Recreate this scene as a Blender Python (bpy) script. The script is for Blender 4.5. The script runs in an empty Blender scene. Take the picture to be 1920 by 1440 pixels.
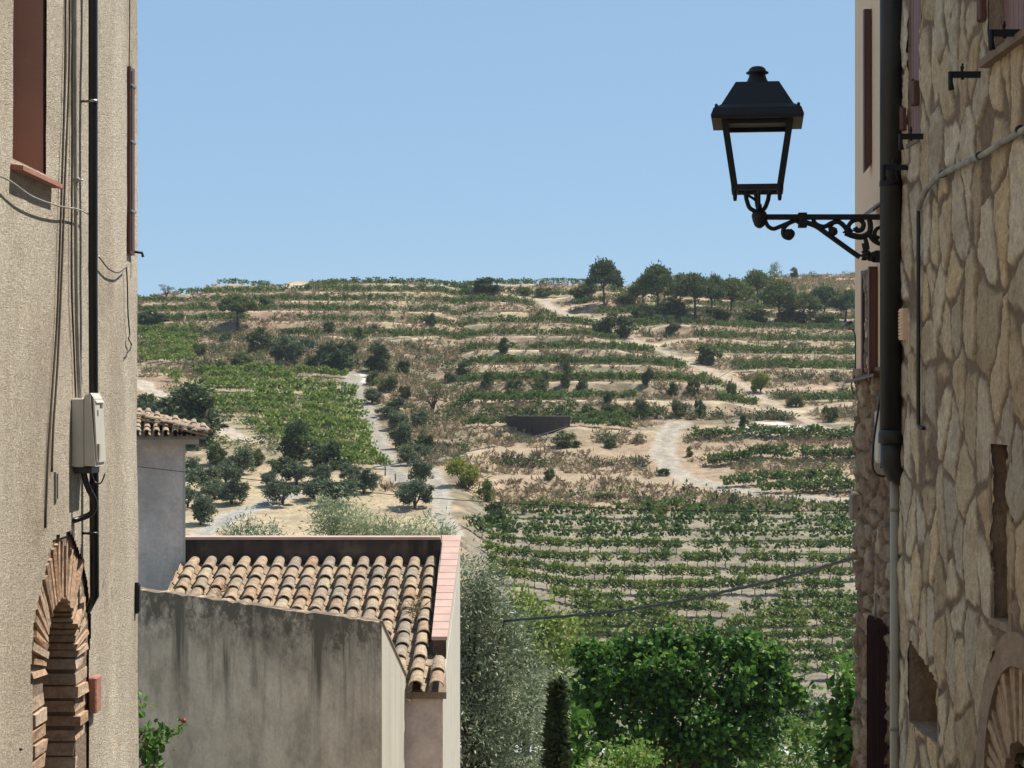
import bpy, math, random
import numpy as np
from mathutils import Vector, Matrix
R = math.radians
S = bpy.context.scene
C = S.collection

# ------------------------------------------------------------------ camera, sky, sun, exposure
F = 3700.0; CX = 960.0; HY = 750.0        # focal length in photo pixels, vanishing point of the alley
cam = bpy.data.cameras.new("camera"); co = bpy.data.objects.new("camera", cam); C.objects.link(co)
co.location = (0, 0, 0); co.rotation_euler = (R(90), 0, 0)
cam.sensor_width = 36; cam.lens = F/1920*36; cam.shift_y = (HY-720)/1920
cam.clip_start = 0.1; cam.clip_end = 6000
S.camera = co
SUN = Vector((1.0, 0.45, 1.9)).normalized()
el = math.asin(SUN.z); az = math.atan2(SUN.x, SUN.y)
W = bpy.data.worlds.new("World"); S.world = W; W.use_nodes = True
nt = W.node_tree; bg = nt.nodes['Background']
sky = nt.nodes.new('ShaderNodeTexSky'); sky.sky_type = 'NISHITA'; sky.sun_disc = False
sky.sun_elevation = el; sky.sun_rotation = az; sky.altitude = 2200
sky.air_density = 1.0; sky.dust_density = 0.6; sky.ozone_density = 1.2
tint = nt.nodes.new('ShaderNodeMix'); tint.data_type = 'RGBA'; tint.blend_type = 'MULTIPLY'; tint.inputs[0].default_value = 1
tint.inputs[7].default_value = (.93, .95, .97, 1)
veil = nt.nodes.new('ShaderNodeMix'); veil.data_type = 'RGBA'; veil.inputs[0].default_value = .75; veil.inputs[7].default_value = (2.15, 3.5, 5.05, 1)
nt.links.new(sky.outputs[0], tint.inputs[6]); nt.links.new(tint.outputs[2], veil.inputs[6]); nt.links.new(veil.outputs[2], bg.inputs[0]); bg.inputs[1].default_value = 0.105
sl = bpy.data.lights.new("sun", 'SUN'); sl.energy = 5.0; sl.angle = R(0.5); sl.color = (1, .95, .86)
so = bpy.data.objects.new("sun", sl); C.objects.link(so)
so.rotation_euler = (-SUN).to_track_quat('-Z', 'Y').to_euler()
S.view_settings.view_transform = 'Standard'; S.view_settings.look = 'None'
S.view_settings.exposure = 0.50; S.view_settings.gamma = 1
S.cycles.max_bounces = 8; S.cycles.diffuse_bounces = 5; S.cycles.transparent_max_bounces = 8

rng = np.random.default_rng(7)
random.seed(7)

# ------------------------------------------------------------------ helpers
def at(px, py, d):
    return Vector(((px-CX)/F*d, d, (HY-py)/F*d))
def tag(o, label=None, cat=None, group=None, kind=None):
    if label: o['label'] = label
    if cat: o['category'] = cat
    if group: o['group'] = group
    if kind: o['kind'] = kind
    return o
def thing(name, label, cat, loc=(0, 0, 0), group=None):
    o = bpy.data.objects.new(name, None); C.objects.link(o); o.location = loc
    o.empty_display_size = .2
    return tag(o, label, cat, group)
def link(name, me, parent=None, loc=None):
    o = bpy.data.objects.new(name, me); C.objects.link(o)
    if parent is not None:
        o.parent = parent
        if loc is None: o.location = -Vector(parent.location) if parent.parent is None else (0, 0, 0)
    if loc is not None: o.location = loc
    return o
def arrmesh(name, V, Fc, mat, smooth=False, col=None):
    """V (n,3); Fc (m,k) array of equal polygons"""
    V = np.asarray(V, dtype=np.float32); Fc = np.asarray(Fc, dtype=np.int32)
    me = bpy.data.meshes.new(name)
    m, k = Fc.shape
    me.vertices.add(len(V)); me.vertices.foreach_set('co', V.ravel())
    me.loops.add(m*k); me.loops.foreach_set('vertex_index', Fc.ravel())
    me.polygons.add(m); me.polygons.foreach_set('loop_start', np.arange(0, m*k, k, dtype=np.int32))
    try: me.polygons.foreach_set('loop_total', np.full(m, k, dtype=np.int32))
    except Exception: pass
    me.polygons.foreach_set('use_smooth', np.full(m, smooth))
    if col is not None:
        a = me.color_attributes.new('Col', 'FLOAT_COLOR', 'POINT')
        c4 = np.ones((len(V), 4), np.float32); c4[:, :3] = col
        a.data.foreach_set('color', c4.ravel())
    me.update(calc_edges=True); me.validate()
    if mat: me.materials.append(mat)
    return me

class MB:
    """collects shapes that become one mesh"""
    def __init__(s): s.v = []; s.f = []; s.sm = []; s.mi = []
    def add(s, vs, fs, smooth=False, mi=0):
        b = len(s.v); s.v += [tuple(v) for v in vs]
        for f in fs: s.f.append([b+i for i in f]); s.sm.append(smooth); s.mi.append(mi)
    def hexa(s, p, mi=0):     # 8 points: bottom 4 ccw, top 4
        s.add(p, [(3,2,1,0),(4,5,6,7),(0,1,5,4),(1,2,6,5),(2,3,7,6),(3,0,4,7)], mi=mi)
    def box(s, x0, x1, y0, y1, z0, z1, mi=0):
        s.hexa([(x0,y0,z0),(x1,y0,z0),(x1,y1,z0),(x0,y1,z0),(x0,y0,z1),(x1,y0,z1),(x1,y1,z1),(x0,y1,z1)], mi)
    def bev(s, x0, x1, y0, y1, z0, z1, b=.01, mi=0):
        # chamfered box: two stacked loops each way
        xs=[x0,x0+b,x1-b,x1]; ys=[y0,y0+b,y1-b,y1]
        def ring(z, i):   # i inset
            return [(x0+i+b,y0+i,z),(x1-i-b,y0+i,z),(x1-i,y0+i+b,z),(x1-i,y1-i-b,z),(x1-i-b,y1-i,z),(x0+i+b,y1-i,z),(x0+i,y1-i-b,z),(x0+i,y0+i+b,z)]
        vs = ring(z0,b*.8)+ring(z0+b,0)+ring(z1-b,0)+ring(z1,b*.8)
        fs=[tuple(range(7,-1,-1)), tuple(range(24,32))]
        for k in range(3):
            for j in range(8):
                a=k*8+j; c=k*8+(j+1)%8; fs.append((a,c,c+8,a+8))
        s.add(vs,fs,mi=mi)
    def tube(s, pts, r, n=8, cap=True, mi=0, smooth=True):
        pts = [Vector(p) for p in pts]
        if not hasattr(r, '__len__'): r = [r]*len(pts)
        vs = []; up = None
        for i, p in enumerate(pts):
            t = (pts[min(i+1, len(pts)-1)]-pts[max(i-1, 0)]).normalized()
            if up is None:
                up = Vector((0,0,1)) if abs(t.z) < .9 else Vector((1,0,0))
            a = t.cross(up).normalized(); b = a.cross(t).normalized(); up = b
            for j in range(n):
                q = 2*math.pi*j/n
                vs.append(p + (a*math.cos(q)+b*math.sin(q))*r[i])
        fs = []
        for i in range(len(pts)-1):
            for j in range(n):
                fs.append((i*n+j, i*n+(j+1)%n, (i+1)*n+(j+1)%n, (i+1)*n+j))
        s.add(vs, fs, smooth, mi)
        if cap:
            b = len(s.v)-len(vs)
            s.f.append([b+j for j in range(n-1, -1, -1)]); s.sm.append(False); s.mi.append(mi)
            s.f.append([b+(len(pts)-1)*n+j for j in range(n)]); s.sm.append(False); s.mi.append(mi)
    def lathe(s, c, prof, n=20, mi=0, smooth=True):   # prof list (r, z) about c
        vs = []
        for r_, z in prof:
            for j in range(n):
                q = 2*math.pi*j/n; vs.append((c[0]+r_*math.cos(q), c[1]+r_*math.sin(q), c[2]+z))
        fs = [(i*n+j, i*n+(j+1)%n, (i+1)*n+(j+1)%n, (i+1)*n+j) for i in range(len(prof)-1) for j in range(n)]
        fs += [tuple(range(n-1,-1,-1)), tuple(range((len(prof)-1)*n, len(prof)*n))]
        s.add(vs, fs, smooth, mi)
    def frustum4(s, c, prof, mi=0):  # square lathe
        vs = []
        for h, z in prof:
            for sx, sy in ((-1,-1),(1,-1),(1,1),(-1,1)): vs.append((c[0]+sx*h, c[1]+sy*h, c[2]+z))
        n=4; fs = [(i*n+j, i*n+(j+1)%n, (i+1)*n+(j+1)%n, (i+1)*n+j) for i in range(len(prof)-1) for j in range(n)]
        fs += [(3,2,1,0), tuple(range((len(prof)-1)*n, len(prof)*n))]
        s.add(vs, fs, False, mi)
    def mesh(s, name, mats):
        me = bpy.data.meshes.new(name); me.from_pydata(s.v, [], s.f)
        me.polygons.foreach_set('use_smooth', s.sm); me.polygons.foreach_set('material_index', s.mi)
        for m in (mats if isinstance(mats, (list, tuple)) else [mats]): me.materials.append(m)
        me.update(); return me
    def build(s, name, mats, parent=None): return link(name, s.mesh(name, mats), parent)

def curve(pts, n=8):
    """Catmull-Rom through pts"""
    P = [Vector(p) for p in pts]; P = [P[0]*2-P[1]]+P+[P[-1]*2-P[-2]]
    out = []
    for i in range(1, len(P)-2):
        for k in range(n):
            t = k/n
            out.append(.5*((2*P[i])+(P[i+1]-P[i-1])*t+(2*P[i-1]-5*P[i]+4*P[i+1]-P[i+2])*t*t+(3*P[i]-P[i-1]-3*P[i+1]+P[i+2])*t**3))
    out.append(P[-2]); return out

# numpy value noise
def _h(ix, iy, s):
    n = (ix.astype(np.int64)*374761393 + iy.astype(np.int64)*668265263 + s*1442695041) & 0xffffffff
    n = ((n ^ (n >> 13))*1274126177) & 0xffffffff
    return ((n ^ (n >> 16)) & 0xffff)/65535.0
def vn(x, y, s=0):
    x = np.asarray(x, float); y = np.asarray(y, float)
    ix = np.floor(x); iy = np.floor(y); fx = x-ix; fy = y-iy
    fx = fx*fx*(3-2*fx); fy = fy*fy*(3-2*fy)
    a = _h(ix,iy,s); b = _h(ix+1,iy,s); c = _h(ix,iy+1,s); d = _h(ix+1,iy+1,s)
    return (a*(1-fx)+b*fx)*(1-fy)+(c*(1-fx)+d*fx)*fy
def fbm(x, y, s=0, o=4):
    r = 0; a = .5; t = 0
    for i in range(o):
        r = r+a*vn(x*2**i, y*2**i, s+i*17); t += a; a *= .5
    return r/t
def sstep(a, b, x):
    t = np.clip((np.asarray(x, float)-a)/(b-a), 0, 1); return t*t*(3-2*t)

# ------------------------------------------------------------------ materials
def newmat(name):
    m = bpy.data.materials.new(name); m.use_nodes = True
    return m, m.node_tree.nodes, m.node_tree.links, m.node_tree.nodes['Principled BSDF']
def ramp(n, l, src, stops):
    r = n.new('ShaderNodeValToRGB'); e = r.color_ramp.elements
    while len(e) < len(stops): e.new(.5)
    for i, (p, c) in enumerate(stops):
        e[i].position = p; e[i].color = (*c, 1)
    l.new(src, r.inputs[0]); return r.outputs[0]
def noise(n, l, scale, detail=4, rough=.55, vec=None, scl=None, dist=0):
    t = n.new('ShaderNodeTexNoise'); t.inputs['Scale'].default_value = scale
    t.inputs['Detail'].default_value = detail; t.inputs['Roughness'].default_value = rough
    t.inputs['Distortion'].default_value = dist
    if vec is None:
        vec = n.new('ShaderNodeTexCoord').outputs['Object']
    if scl:
        mp = n.new('ShaderNodeMapping'); mp.inputs['Scale'].default_value = scl
        l.new(vec, mp.inputs[0]); vec = mp.outputs[0]
    l.new(vec, t.inputs['Vector']); return t.outputs['Fac']
def mixc(n, l, fac, a, b, mode='MIX'):
    m = n.new('ShaderNodeMix'); m.data_type = 'RGBA'; m.blend_type = mode
    for s_, i in ((fac, 0), (a, 6), (b, 7)):
        if hasattr(s_, 'is_linked') or hasattr(s_, 'links'): l.new(s_, m.inputs[i])
        elif i == 0: m.inputs[0].default_value = s_
        else: m.inputs[i].default_value = (*s_, 1)
    return m.outputs[2]
def bump(n, l, b, h, dist, strength=1):
    k = n.new('ShaderNodeBump'); k.inputs['Strength'].default_value = strength; k.inputs['Distance'].default_value = dist
    l.new(h, k.inputs['Height']); l.new(k.outputs[0], b.inputs['Normal']); return k
def math_(n, l, op, a, b=None, c=None):
    m = n.new('ShaderNodeMath'); m.operation = op
    for i, s_ in enumerate((a, b, c)):
        if s_ is None: continue
        if hasattr(s_, 'is_linked'): l.new(s_, m.inputs[i])
        else: m.inputs[i].default_value = s_
    return m.outputs[0]
def simple(name, c1, c2=None, scale=8, rough=.8, bmp=0, bscale=60, metal=0, scl=None):
    m, n, l, b = newmat(name); b.inputs['Roughness'].default_value = rough; b.inputs['Metallic'].default_value = metal
    c2 = c2 or tuple(x*.75 for x in c1)
    f = noise(n, l, scale, 5, scl=scl)
    l.new(ramp(n, l, f, [(.3, c2), (.7, c1)]), b.inputs['Base Color'])
    if bmp: bump(n, l, b, noise(n, l, bscale, 4), bmp)
    return m
def vcol(name, rough=.9, bmp=.01, bscale=30, var=.25, vscale=12):
    m, n, l, b = newmat(name); b.inputs['Roughness'].default_value = rough
    a = n.new('ShaderNodeVertexColor'); a.layer_name = 'Col'
    f = noise(n, l, vscale, 6, .65)
    g = ramp(n, l, f, [(.25, (1-var,)*3), (.75, (1+var,)*3)])
    l.new(mixc(n, l, 1.0, a.outputs[0], g, 'MULTIPLY'), b.inputs['Base Color'])
    if bmp: bump(n, l, b, noise(n, l, bscale, 6, .65), bmp)
    return m
def leafmat(name, cols, trans=.35, rough=.55, nsc=None, spec=.12):
    m, n, l, b = newmat(name); b.inputs['Roughness'].default_value = rough; b.inputs['Specular IOR Level'].default_value = spec
    g = n.new('ShaderNodeNewGeometry').outputs['Random Per Island']
    st = [(i/max(1, len(cols)-1), c) for i, c in enumerate(cols)]
    c = ramp(n, l, g, st)
    if nsc:
        f = noise(n, l, nsc, 3); c = mixc(n, l, .55, c, ramp(n, l, f, [(.35, (.5,.55,.5)), (.65, (1.35,1.35,1.2))]), 'MULTIPLY')
    oi = n.new('ShaderNodeObjectInfo').outputs['Random']
    c = mixc(n, l, 1.0, c, ramp(n, l, oi, [(0, (.72,.78,.80)), (1, (1.35,1.22,1.0))]), 'MULTIPLY')
    l.new(c, b.inputs['Base Color'])
    t = n.new('ShaderNodeBsdfTranslucent'); l.new(c, t.inputs[0])
    mx = n.new('ShaderNodeMixShader'); mx.inputs[0].default_value = trans
    l.new(b.outputs[0], mx.inputs[1]); l.new(t.outputs[0], mx.inputs[2])
    l.new(mx.outputs[0], n['Material Output'].inputs[0]); return m

M_iron = simple('black_iron', (.006,.006,.008), (.003,.003,.004), 20, .6, .001, 200)
M_ironpipe = simple('grey_black_pipe', (.030,.028,.026), (.018,.017,.016), 6, .5, .001, 80, scl=(1,1,.3))
M_blackpl = simple('black_plastic', (.012,.011,.012), (.007,.007,.008), 10, .4)
M_cable = simple('brown_cable', (.10,.075,.05), (.06,.045,.03), 12, .7)
M_conduit = simple('grey_conduit', (.42,.38,.31), (.2,.18,.15), 10, .7, .001, 80)
M_pipegrey = simple('grey_pipe', (.44,.41,.32), (.3,.27,.21), 5, .5, scl=(1,1,.2))
M_box = simple('beige_plastic', (.56,.53,.46), (.47,.44,.37), 4, .45)
M_metal = simple('galvanised', (.4,.4,.4), (.25,.25,.25), 20, .4, metal=.8)
M_redbrown = simple('painted_wood_brown', (.13,.055,.035), (.09,.036,.025), 10, .5, .002, 60, scl=(1,1,.1))
M_darkred = simple('dark_red_paint', (.05,.014,.013), (.03,.009,.010), 6, .6)
M_lilac = simple('faded_shutter_wood', (.28,.17,.155), (.19,.11,.10), 12, .7, .003, 50, scl=(1,1,.08))
M_terra = simple('terracotta', (.42,.19,.13), (.3,.13,.09), 15, .8, .004, 60)
M_jamb = simple('brown_painted_plaster', (.40,.25,.18), (.30,.20,.155), 3, .9, .004, 80)
M_cream = simple('cream_render', (.84,.61,.41), (.80,.57,.375), 2.5, .95, .002, 90)
M_mortar = simple('mortar', (.26,.19,.13), (.17,.12,.08), 9, .95, .01, 50)
M_bark = simple('bark', (.09,.065,.045), (.04,.03,.022), 14, .95, .02, 20, scl=(1,1,.3))
M_glassdark = simple('dark_glass', (.02,.02,.02), (.015,.015,.015), 3, .15)

def stucco(name, c1, c2):
    m, n, l, b = newmat(name); b.inputs['Roughness'].default_value = .95
    f = noise(n, l, 1.6, 5, .6)
    base = ramp(n, l, f, [(.3, c2), (.7, c1)])
    pz = ramp(n, l, noise(n, l, .9, 7, .7), [(.40, (.74,.71,.68)), (.52, (1,1,1))])
    base = mixc(n, l, .8, base, pz, 'MULTIPLY')
    g = noise(n, l, 60, 3, .6, dist=2.0, scl=(1, .8, 1.25))
    k = ramp(n, l, g, [(.36, (.60,.55,.47)), (.52, (1,1,1)), (.7, (1.15,1.15,1.15))])
    st = noise(n, l, 1.1, 5, .6, scl=(1, 1.6, .5))
    s2 = ramp(n, l, st, [(.38, (.80,.77,.74)), (.58, (1,1,1))])
    cn = noise(n, l, 1.7, 8, .62, dist=.3); ca = math_(n, l, 'ABSOLUTE', math_(n, l, 'SUBTRACT', cn, .5))
    cm = ramp(n, l, noise(n, l, 1.3, 2, .5), [(.52, (1,1,1)), (.56, (0,0,0))])
    cr = ramp(n, l, math_(n, l, 'ADD', ca, cm), [(.0, (.35,.32,.28)), (.005, (1,1,1))])
    rep = ramp(n, l, noise(n, l, 2.6, 3, .4, scl=(1,1,.6)), [(.66, (1,1,1)), (.675, (1.12,1.10,1.06))])
    base = mixc(n, l, 1, mixc(n, l, 1, base, cr, 'MULTIPLY'), rep, 'MULTIPLY')
    l.new(mixc(n, l, 1, mixc(n, l, 1, base, k, 'MULTIPLY'), s2, 'MULTIPLY'), b.inputs['Base Color'])
    bump(n, l, b, g, .022, 1); return m
M_stucco = stucco('rough_stucco', (.74,.65,.52), (.66,.575,.45))
def brickmat(name, cols):
    m, n, l, b = newmat(name); b.inputs['Roughness'].default_value = .95
    g = n.new('ShaderNodeNewGeometry').outputs['Random Per Island']
    c = ramp(n, l, g, [(i/(len(cols)-1), c) for i, c in enumerate(cols)])
    f = noise(n, l, 30, 6, .65)
    l.new(mixc(n, l, 1, c, ramp(n, l, f, [(.3, (.6,.6,.6)), (.7, (1.2,1.2,1.2))]), 'MULTIPLY'), b.inputs['Base Color'])
    bump(n, l, b, f, .012); return m
M_brick = brickmat('old_brick', [(.44,.25,.15),(.56,.38,.25),(.48,.31,.2),(.60,.46,.33),(.40,.26,.17)])
M_brickpale = brickmat('pale_brick', [(.42,.30,.19),(.52,.37,.24),(.36,.24,.15),(.47,.32,.2)])
def tilemat():
    m, n, l, b = newmat('weathered_clay_tile'); b.inputs['Roughness'].default_value = .95
    g = n.new('ShaderNodeNewGeometry').outputs['Random Per Island']
    c = ramp(n, l, g, [(0,(.30,.21,.135)),(.2,(.38,.28,.18)),(.4,(.27,.20,.14)),(.55,(.39,.27,.175)),(.7,(.24,.195,.15)),(.85,(.37,.29,.19)),(1,(.32,.20,.125))])
    f = noise(n, l, 9, 6, .7)
    c = mixc(n, l, 1, c, ramp(n, l, f, [(.32,(.48,.45,.42)),(.5,(1,1,1)),(.68,(1.4,1.36,1.25))]), 'MULTIPLY')
    f2 = noise(n, l, 35, 5, .7)
    c = mixc(n, l, ramp(n, l, f2, [(.52,(0,0,0)),(.64,(.75,.75,.75))]), c, (.14,.12,.095))
    l.new(c, b.inputs['Base Color']); bump(n, l, b, f2, .008); return m
M_tile = tilemat()
def coping():
    m, n, l, b = newmat('pink_clay_coping'); b.inputs['Roughness'].default_value = .9
    c = ramp(n, l, noise(n, l, 4, 5), [(.3,(.42,.27,.215)),(.7,(.52,.35,.285))])
    f = noise(n, l, 9, 6, .75, scl=(1,2.4,1))
    c = mixc(n, l, ramp(n, l, f, [(.60,(0,0,0)),(.68,(.8,.8,.8))]), c, (.22,.12,.09))
    l.new(c, b.inputs['Base Color']); return m
M_coping = coping()
def stained(name, c1, c2, dirt, ztop, reach, amount=.9, slope=None):
    """plaster with dark mould and rain streaks that start at the wall's top"""
    m, n, l, b = newmat(name); b.inputs['Roughness'].default_value = .95
    base = ramp(n, l, noise(n, l, 1.7, 8, .7), [(.38, tuple(x*.72 for x in c2)), (.5, c2), (.62, c1)])
    fine = ramp(n, l, noise(n, l, 22, 5, .7), [(.3,(.84,.84,.84)),(.7,(1.1,1.1,1.1))])
    base = mixc(n, l, 1, base, fine, 'MULTIPLY')
    sp = n.new('ShaderNodeSeparateXYZ'); l.new(n.new('ShaderNodeTexCoord').outputs['Object'], sp.inputs[0])
    z = sp.outputs[2]
    zt = math_(n, l, 'SUBTRACT', ztop, z)                       # metres below the top
    streak = noise(n, l, 3.1, 7, .62, scl=(1, 1, .10), dist=.25)
    st2 = math_(n, l, 'MULTIPLY', math_(n, l, 'SUBTRACT', streak, .475), 10.0)
    fall = math_(n, l, 'MAXIMUM', math_(n, l, 'SUBTRACT', 1.0, math_(n, l, 'DIVIDE', zt, reach)), 0)
    a = math_(n, l, 'MULTIPLY', st2, math_(n, l, 'POWER', fall, 1.2))
    blot = noise(n, l, 5, 8, .75)
    top = math_(n, l, 'MAXIMUM', math_(n, l, 'SUBTRACT', 1.0, math_(n, l, 'DIVIDE', zt, reach*.42)), 0)
    b2 = math_(n, l, 'MULTIPLY', math_(n, l, 'MULTIPLY', math_(n, l, 'SUBTRACT', blot, .36), 7), top)
    mm = math_(n, l, 'MAXIMUM', a, b2)
    cl = n.new('ShaderNodeClamp'); l.new(mm, cl.inputs[0])
    ff = math_(n, l, 'MULTIPLY', cl.outputs[0], amount)
    l.new(mixc(n, l, ff, base, dirt), b.inputs['Base Color'])
    bump(n, l, b, noise(n, l, 18, 7, .7), .008); return m
M_greywall = stained('stained_grey_plaster', (.76,.57,.385), (.65,.48,.32), (.10,.072,.042), -2.18, 1.7, .9)
M_sidewall = simple('cracked_pale_plaster', (.46,.41,.32), (.36,.32,.25), 3, .95, .006, 20, scl=(1,1,.12))
M_parapet = stained('mouldy_parapet', (.17,.10,.06), (.09,.055,.04), (.02,.015,.012), -1.80, .75, .9)
M_front = stained('shed_front_plaster', (.66,.53,.46), (.56,.44,.39), (.26,.20,.16), -3.3, 1.2, .5)
M_lavender = stained('grey_lavender_render', (.76,.63,.52), (.68,.555,.455), (.44,.38,.345), -.6, 2.8, .5)
M_white = simple('whitewashed_cornice', (.55,.49,.42), (.42,.37,.31), 6, .9)
M_tank = simple('rusty_tank', (.055,.045,.05), (.035,.028,.032), 3, .7, scl=(1,1,.2))

# ------------------------------------------------------------------ terrain
def ztab(rows): return [(Y, (HY-y)/F*Y) for Y, y in rows]
NEAR = [(-50,-1.0),(0,-1.7),(10,-3.0),(20,-6.2),(30,-8.8),(50,-11.8)]
LOWR = ztab([(72,1425),(80,1400),(95,1385),(118,1330),(123,1292),(165,965),(172,950)])
LOWC = ztab([(72,1425),(80,1400),(95,1370),(118,1280),(123,1250),(150,1050),(165,965),(172,948)])
LOWL = ztab([(72,1420),(80,1390),(100,1260),(125,1110),(150,1002),(162,945),(180,878)])
COLS = {
 -900: (LOWL, [(235,700),(262,660),(290,640),(325,612)], .02),
 258: (LOWL, [(208,780),(235,700),(262,640),(290,608),(327,570)], .0),
 450: (LOWL, [(208,785),(235,698),(262,635),(290,600),(325,566),(342,542)], 0),
 560: (LOWL, [(208,790),(235,700),(262,640),(290,600),(325,556),(350,530)], 0),
 700: (LOWL, [(208,805),(235,705),(262,650),(290,603),(325,556),(350,533)], 0),
 850: (LOWL, [(208,800),(245,706),(295,606),(325,560),(350,538)], 0),
 950: (LOWC, [(190,880),(208,802),(245,702),(295,602),(325,560),(348,542)], 0),
 1100: (LOWR, [(190,880),(208,800),(245,700),(295,600),(322,558),(345,546)], 0),
 1300: (LOWR, [(190,880),(208,798),(245,700),(295,602),(320,580),(350,562),(400,545)], 0),
 1450: (LOWR, [(190,872),(208,800),(245,705),(295,617),(310,602),(350,565),(400,535),(440,520)], 0),
 1600: (LOWR, [(190,872),(208,802),(245,715),(295,630),(310,605),(350,560),(400,530),(440,515)], 0),
 2800: (LOWR, [(190,872),(208,802),(245,715),(295,630),(310,605),(350,560),(400,530),(440,515)], 0)}
CPX = np.array(sorted(COLS)); CT = []
for c in CPX:
    lo, hi, _ = COLS[c]; t = NEAR+lo+ztab(hi)
    Ys = [a for a, _ in t]; Zs = [b for _, b in t]
    Ys += [Ys[-1]+40, Ys[-1]+400, 3000]; Zs += [Zs[-1]-1.5, Zs[-1]-60, Zs[-1]-160]
    CT.append((np.array(Ys, float), np.array(Zs, float)))
def zbase(X, Y):
    X = np.atleast_1d(np.asarray(X, float)); Y = np.atleast_1d(np.asarray(Y, float))
    px = np.clip(CX+F*X/np.maximum(Y, 8), CPX[0], CPX[-1]-.01)
    # smooth the profile a little by averaging neighbours in depth
    zc = np.stack([(np.interp(Y-4, a, b)+2*np.interp(Y, a, b)+np.interp(Y+4, a, b))/4 for a, b in CT])
    i = np.clip(np.searchsorted(CPX, px, side='right')-1, 0, len(CPX)-2)
    t = (px-CPX[i])/(CPX[i+1]-CPX[i]); t = t*t*(3-2*t)
    ar = np.arange(len(px))
    z = zc[i, ar]*(1-t)+zc[i+1, ar]*t
    far = sstep(70, 120, Y)
    z = z+((fbm(X/28, Y/28, 3, 3)-.5)*.8)*sstep(168, 205, Y)
    return z
def hit_(zf, px, py, y0=72., y1=520.):
    Y = np.arange(y0, y1, .25); X = (px-CX)/F*Y
    z = zf(X, Y); sy = HY-F*z/Y
    k = np.nonzero(sy <= py)[0]
    j = k[0] if len(k) else int(np.argmin(sy))
    return Vector((X[j], Y[j], z[j]))
PATHS = [ # photo points, width in metres, pale colour, what
 ('dirt_track', [(1272,794),(1252,815),(1240,845),(1255,875),(1290,900),(1350,915),(1430,926),(1520,935),(1640,945)], 2.4, (.37,.31,.24)),
 ('footpath', [(1165,625),(1200,643),(1390,722),(1560,812)], 1.3, (.43,.335,.235)),
 ('footpath', [(1015,565),(1050,585),(1080,597),(1115,606)], 1.3, (.44,.36,.28)),
 ('footpath', [(545,527),(548,534),(556,542)], 3.5, (.50,.40,.29)),
 ('gravel_track', [(662,705),(668,740),(690,780),(705,820),(720,855),(738,885),(760,905)], 2.0, (.32,.28,.225)),
 ('gravel_track', [(806,880),(822,915),(826,945),(830,975),(850,1000)], 1.8, (.37,.325,.26)),
 ('footpath', [(258,715),(300,745),(340,770),(400,795),(460,828)], 2.0, (.46,.38,.29)),
 ('gravel_track', [(360,1010),(400,990),(430,968),(470,955),(520,935),(560,925)], 2.0, (.37,.335,.28)),
]
PW = []
for nm, pts, w, c in PATHS:
    PW.append((nm, np.array([tuple(hit_(zbase, *p))[:2] for p in pts]), w, np.array(c)))
PW.append(('road', np.array([(-60., 84.), (-12., 80.), (-2, 79), (10., 78.), (24., 79.), (60., 84.)]), 5.2, np.array((.55,.55,.54))))
def pdist(X, Y, pl):
    d = np.full(X.shape, 1e9)
    for (ax, ay), (bx, by) in zip(pl[:-1], pl[1:]):
        vx, vy = bx-ax, by-ay; t = np.clip(((X-ax)*vx+(Y-ay)*vy)/(vx*vx+vy*vy), 0, 1)
        d = np.minimum(d, np.hypot(X-ax-t*vx, Y-ay-t*vy))
    return d
def alldist(X, Y):
    d = np.full(np.shape(X), 1e9)
    for _, pl, w, _ in PW: d = np.minimum(d, pdist(X, Y, pl)-w/2)
    return d
STEP = 2.2
def tmask(X, Y):
    px = CX+F*X/np.maximum(Y, 8)
    right = sstep(840, 900, px)*sstep(172, 180, Y)
    left = (1-sstep(820, 880, px))*sstep(262, 272, Y)
    m = np.maximum(right, left)*(1-sstep(360, 400, Y))
    m = m*(1-.6*sstep(1240, 1420, px)*sstep(212, 240, Y))
    return m*(.55+.45*sstep(205, 215, Y))
def zt(X, Y):
    X = np.atleast_1d(np.asarray(X, float)); Y = np.atleast_1d(np.asarray(Y, float))
    z = zbase(X, Y)
    m = tmask(X, Y)*sstep(.2, 8.5, alldist(X, Y))
    t = z/STEP; k = np.floor(t); f = t-k
    q = (k+sstep(0, .36, f)*.94+.06*f)*STEP
    z = z*(1-m)+q*m
    return z+(fbm(X/2.2, Y/2.2, 11, 3)-.5)*(.14+.18*sstep(166, 176, Y))*sstep(100, 130, Y)*sstep(0, 1.5, alldist(X, Y))
def hit(px, py, **k): return hit_(zt, px, py, **k)

def project(X, Y, Z): return CX+F*X/Y, HY-F*Z/Y
TPX = np.concatenate([np.arange(-900, 200, 25), np.arange(200, 1660, 4.5), np.arange(1660, 2801, 25)])
TY = np.concatenate([np.arange(11, 72, 2.), np.arange(72, 125, 1.), np.arange(125, 175, .5), np.arange(175, 352, .42),
                     np.arange(352, 450, 1.0), np.arange(450, 701, 12.5)])
gp, gy = np.meshgrid(TPX, TY); TX = ((gp-CX)/F*gy).ravel(); TYf = gy.ravel()
TZ = zt(TX, TYf)
tpx, tpy = project(TX, TYf, TZ)
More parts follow.
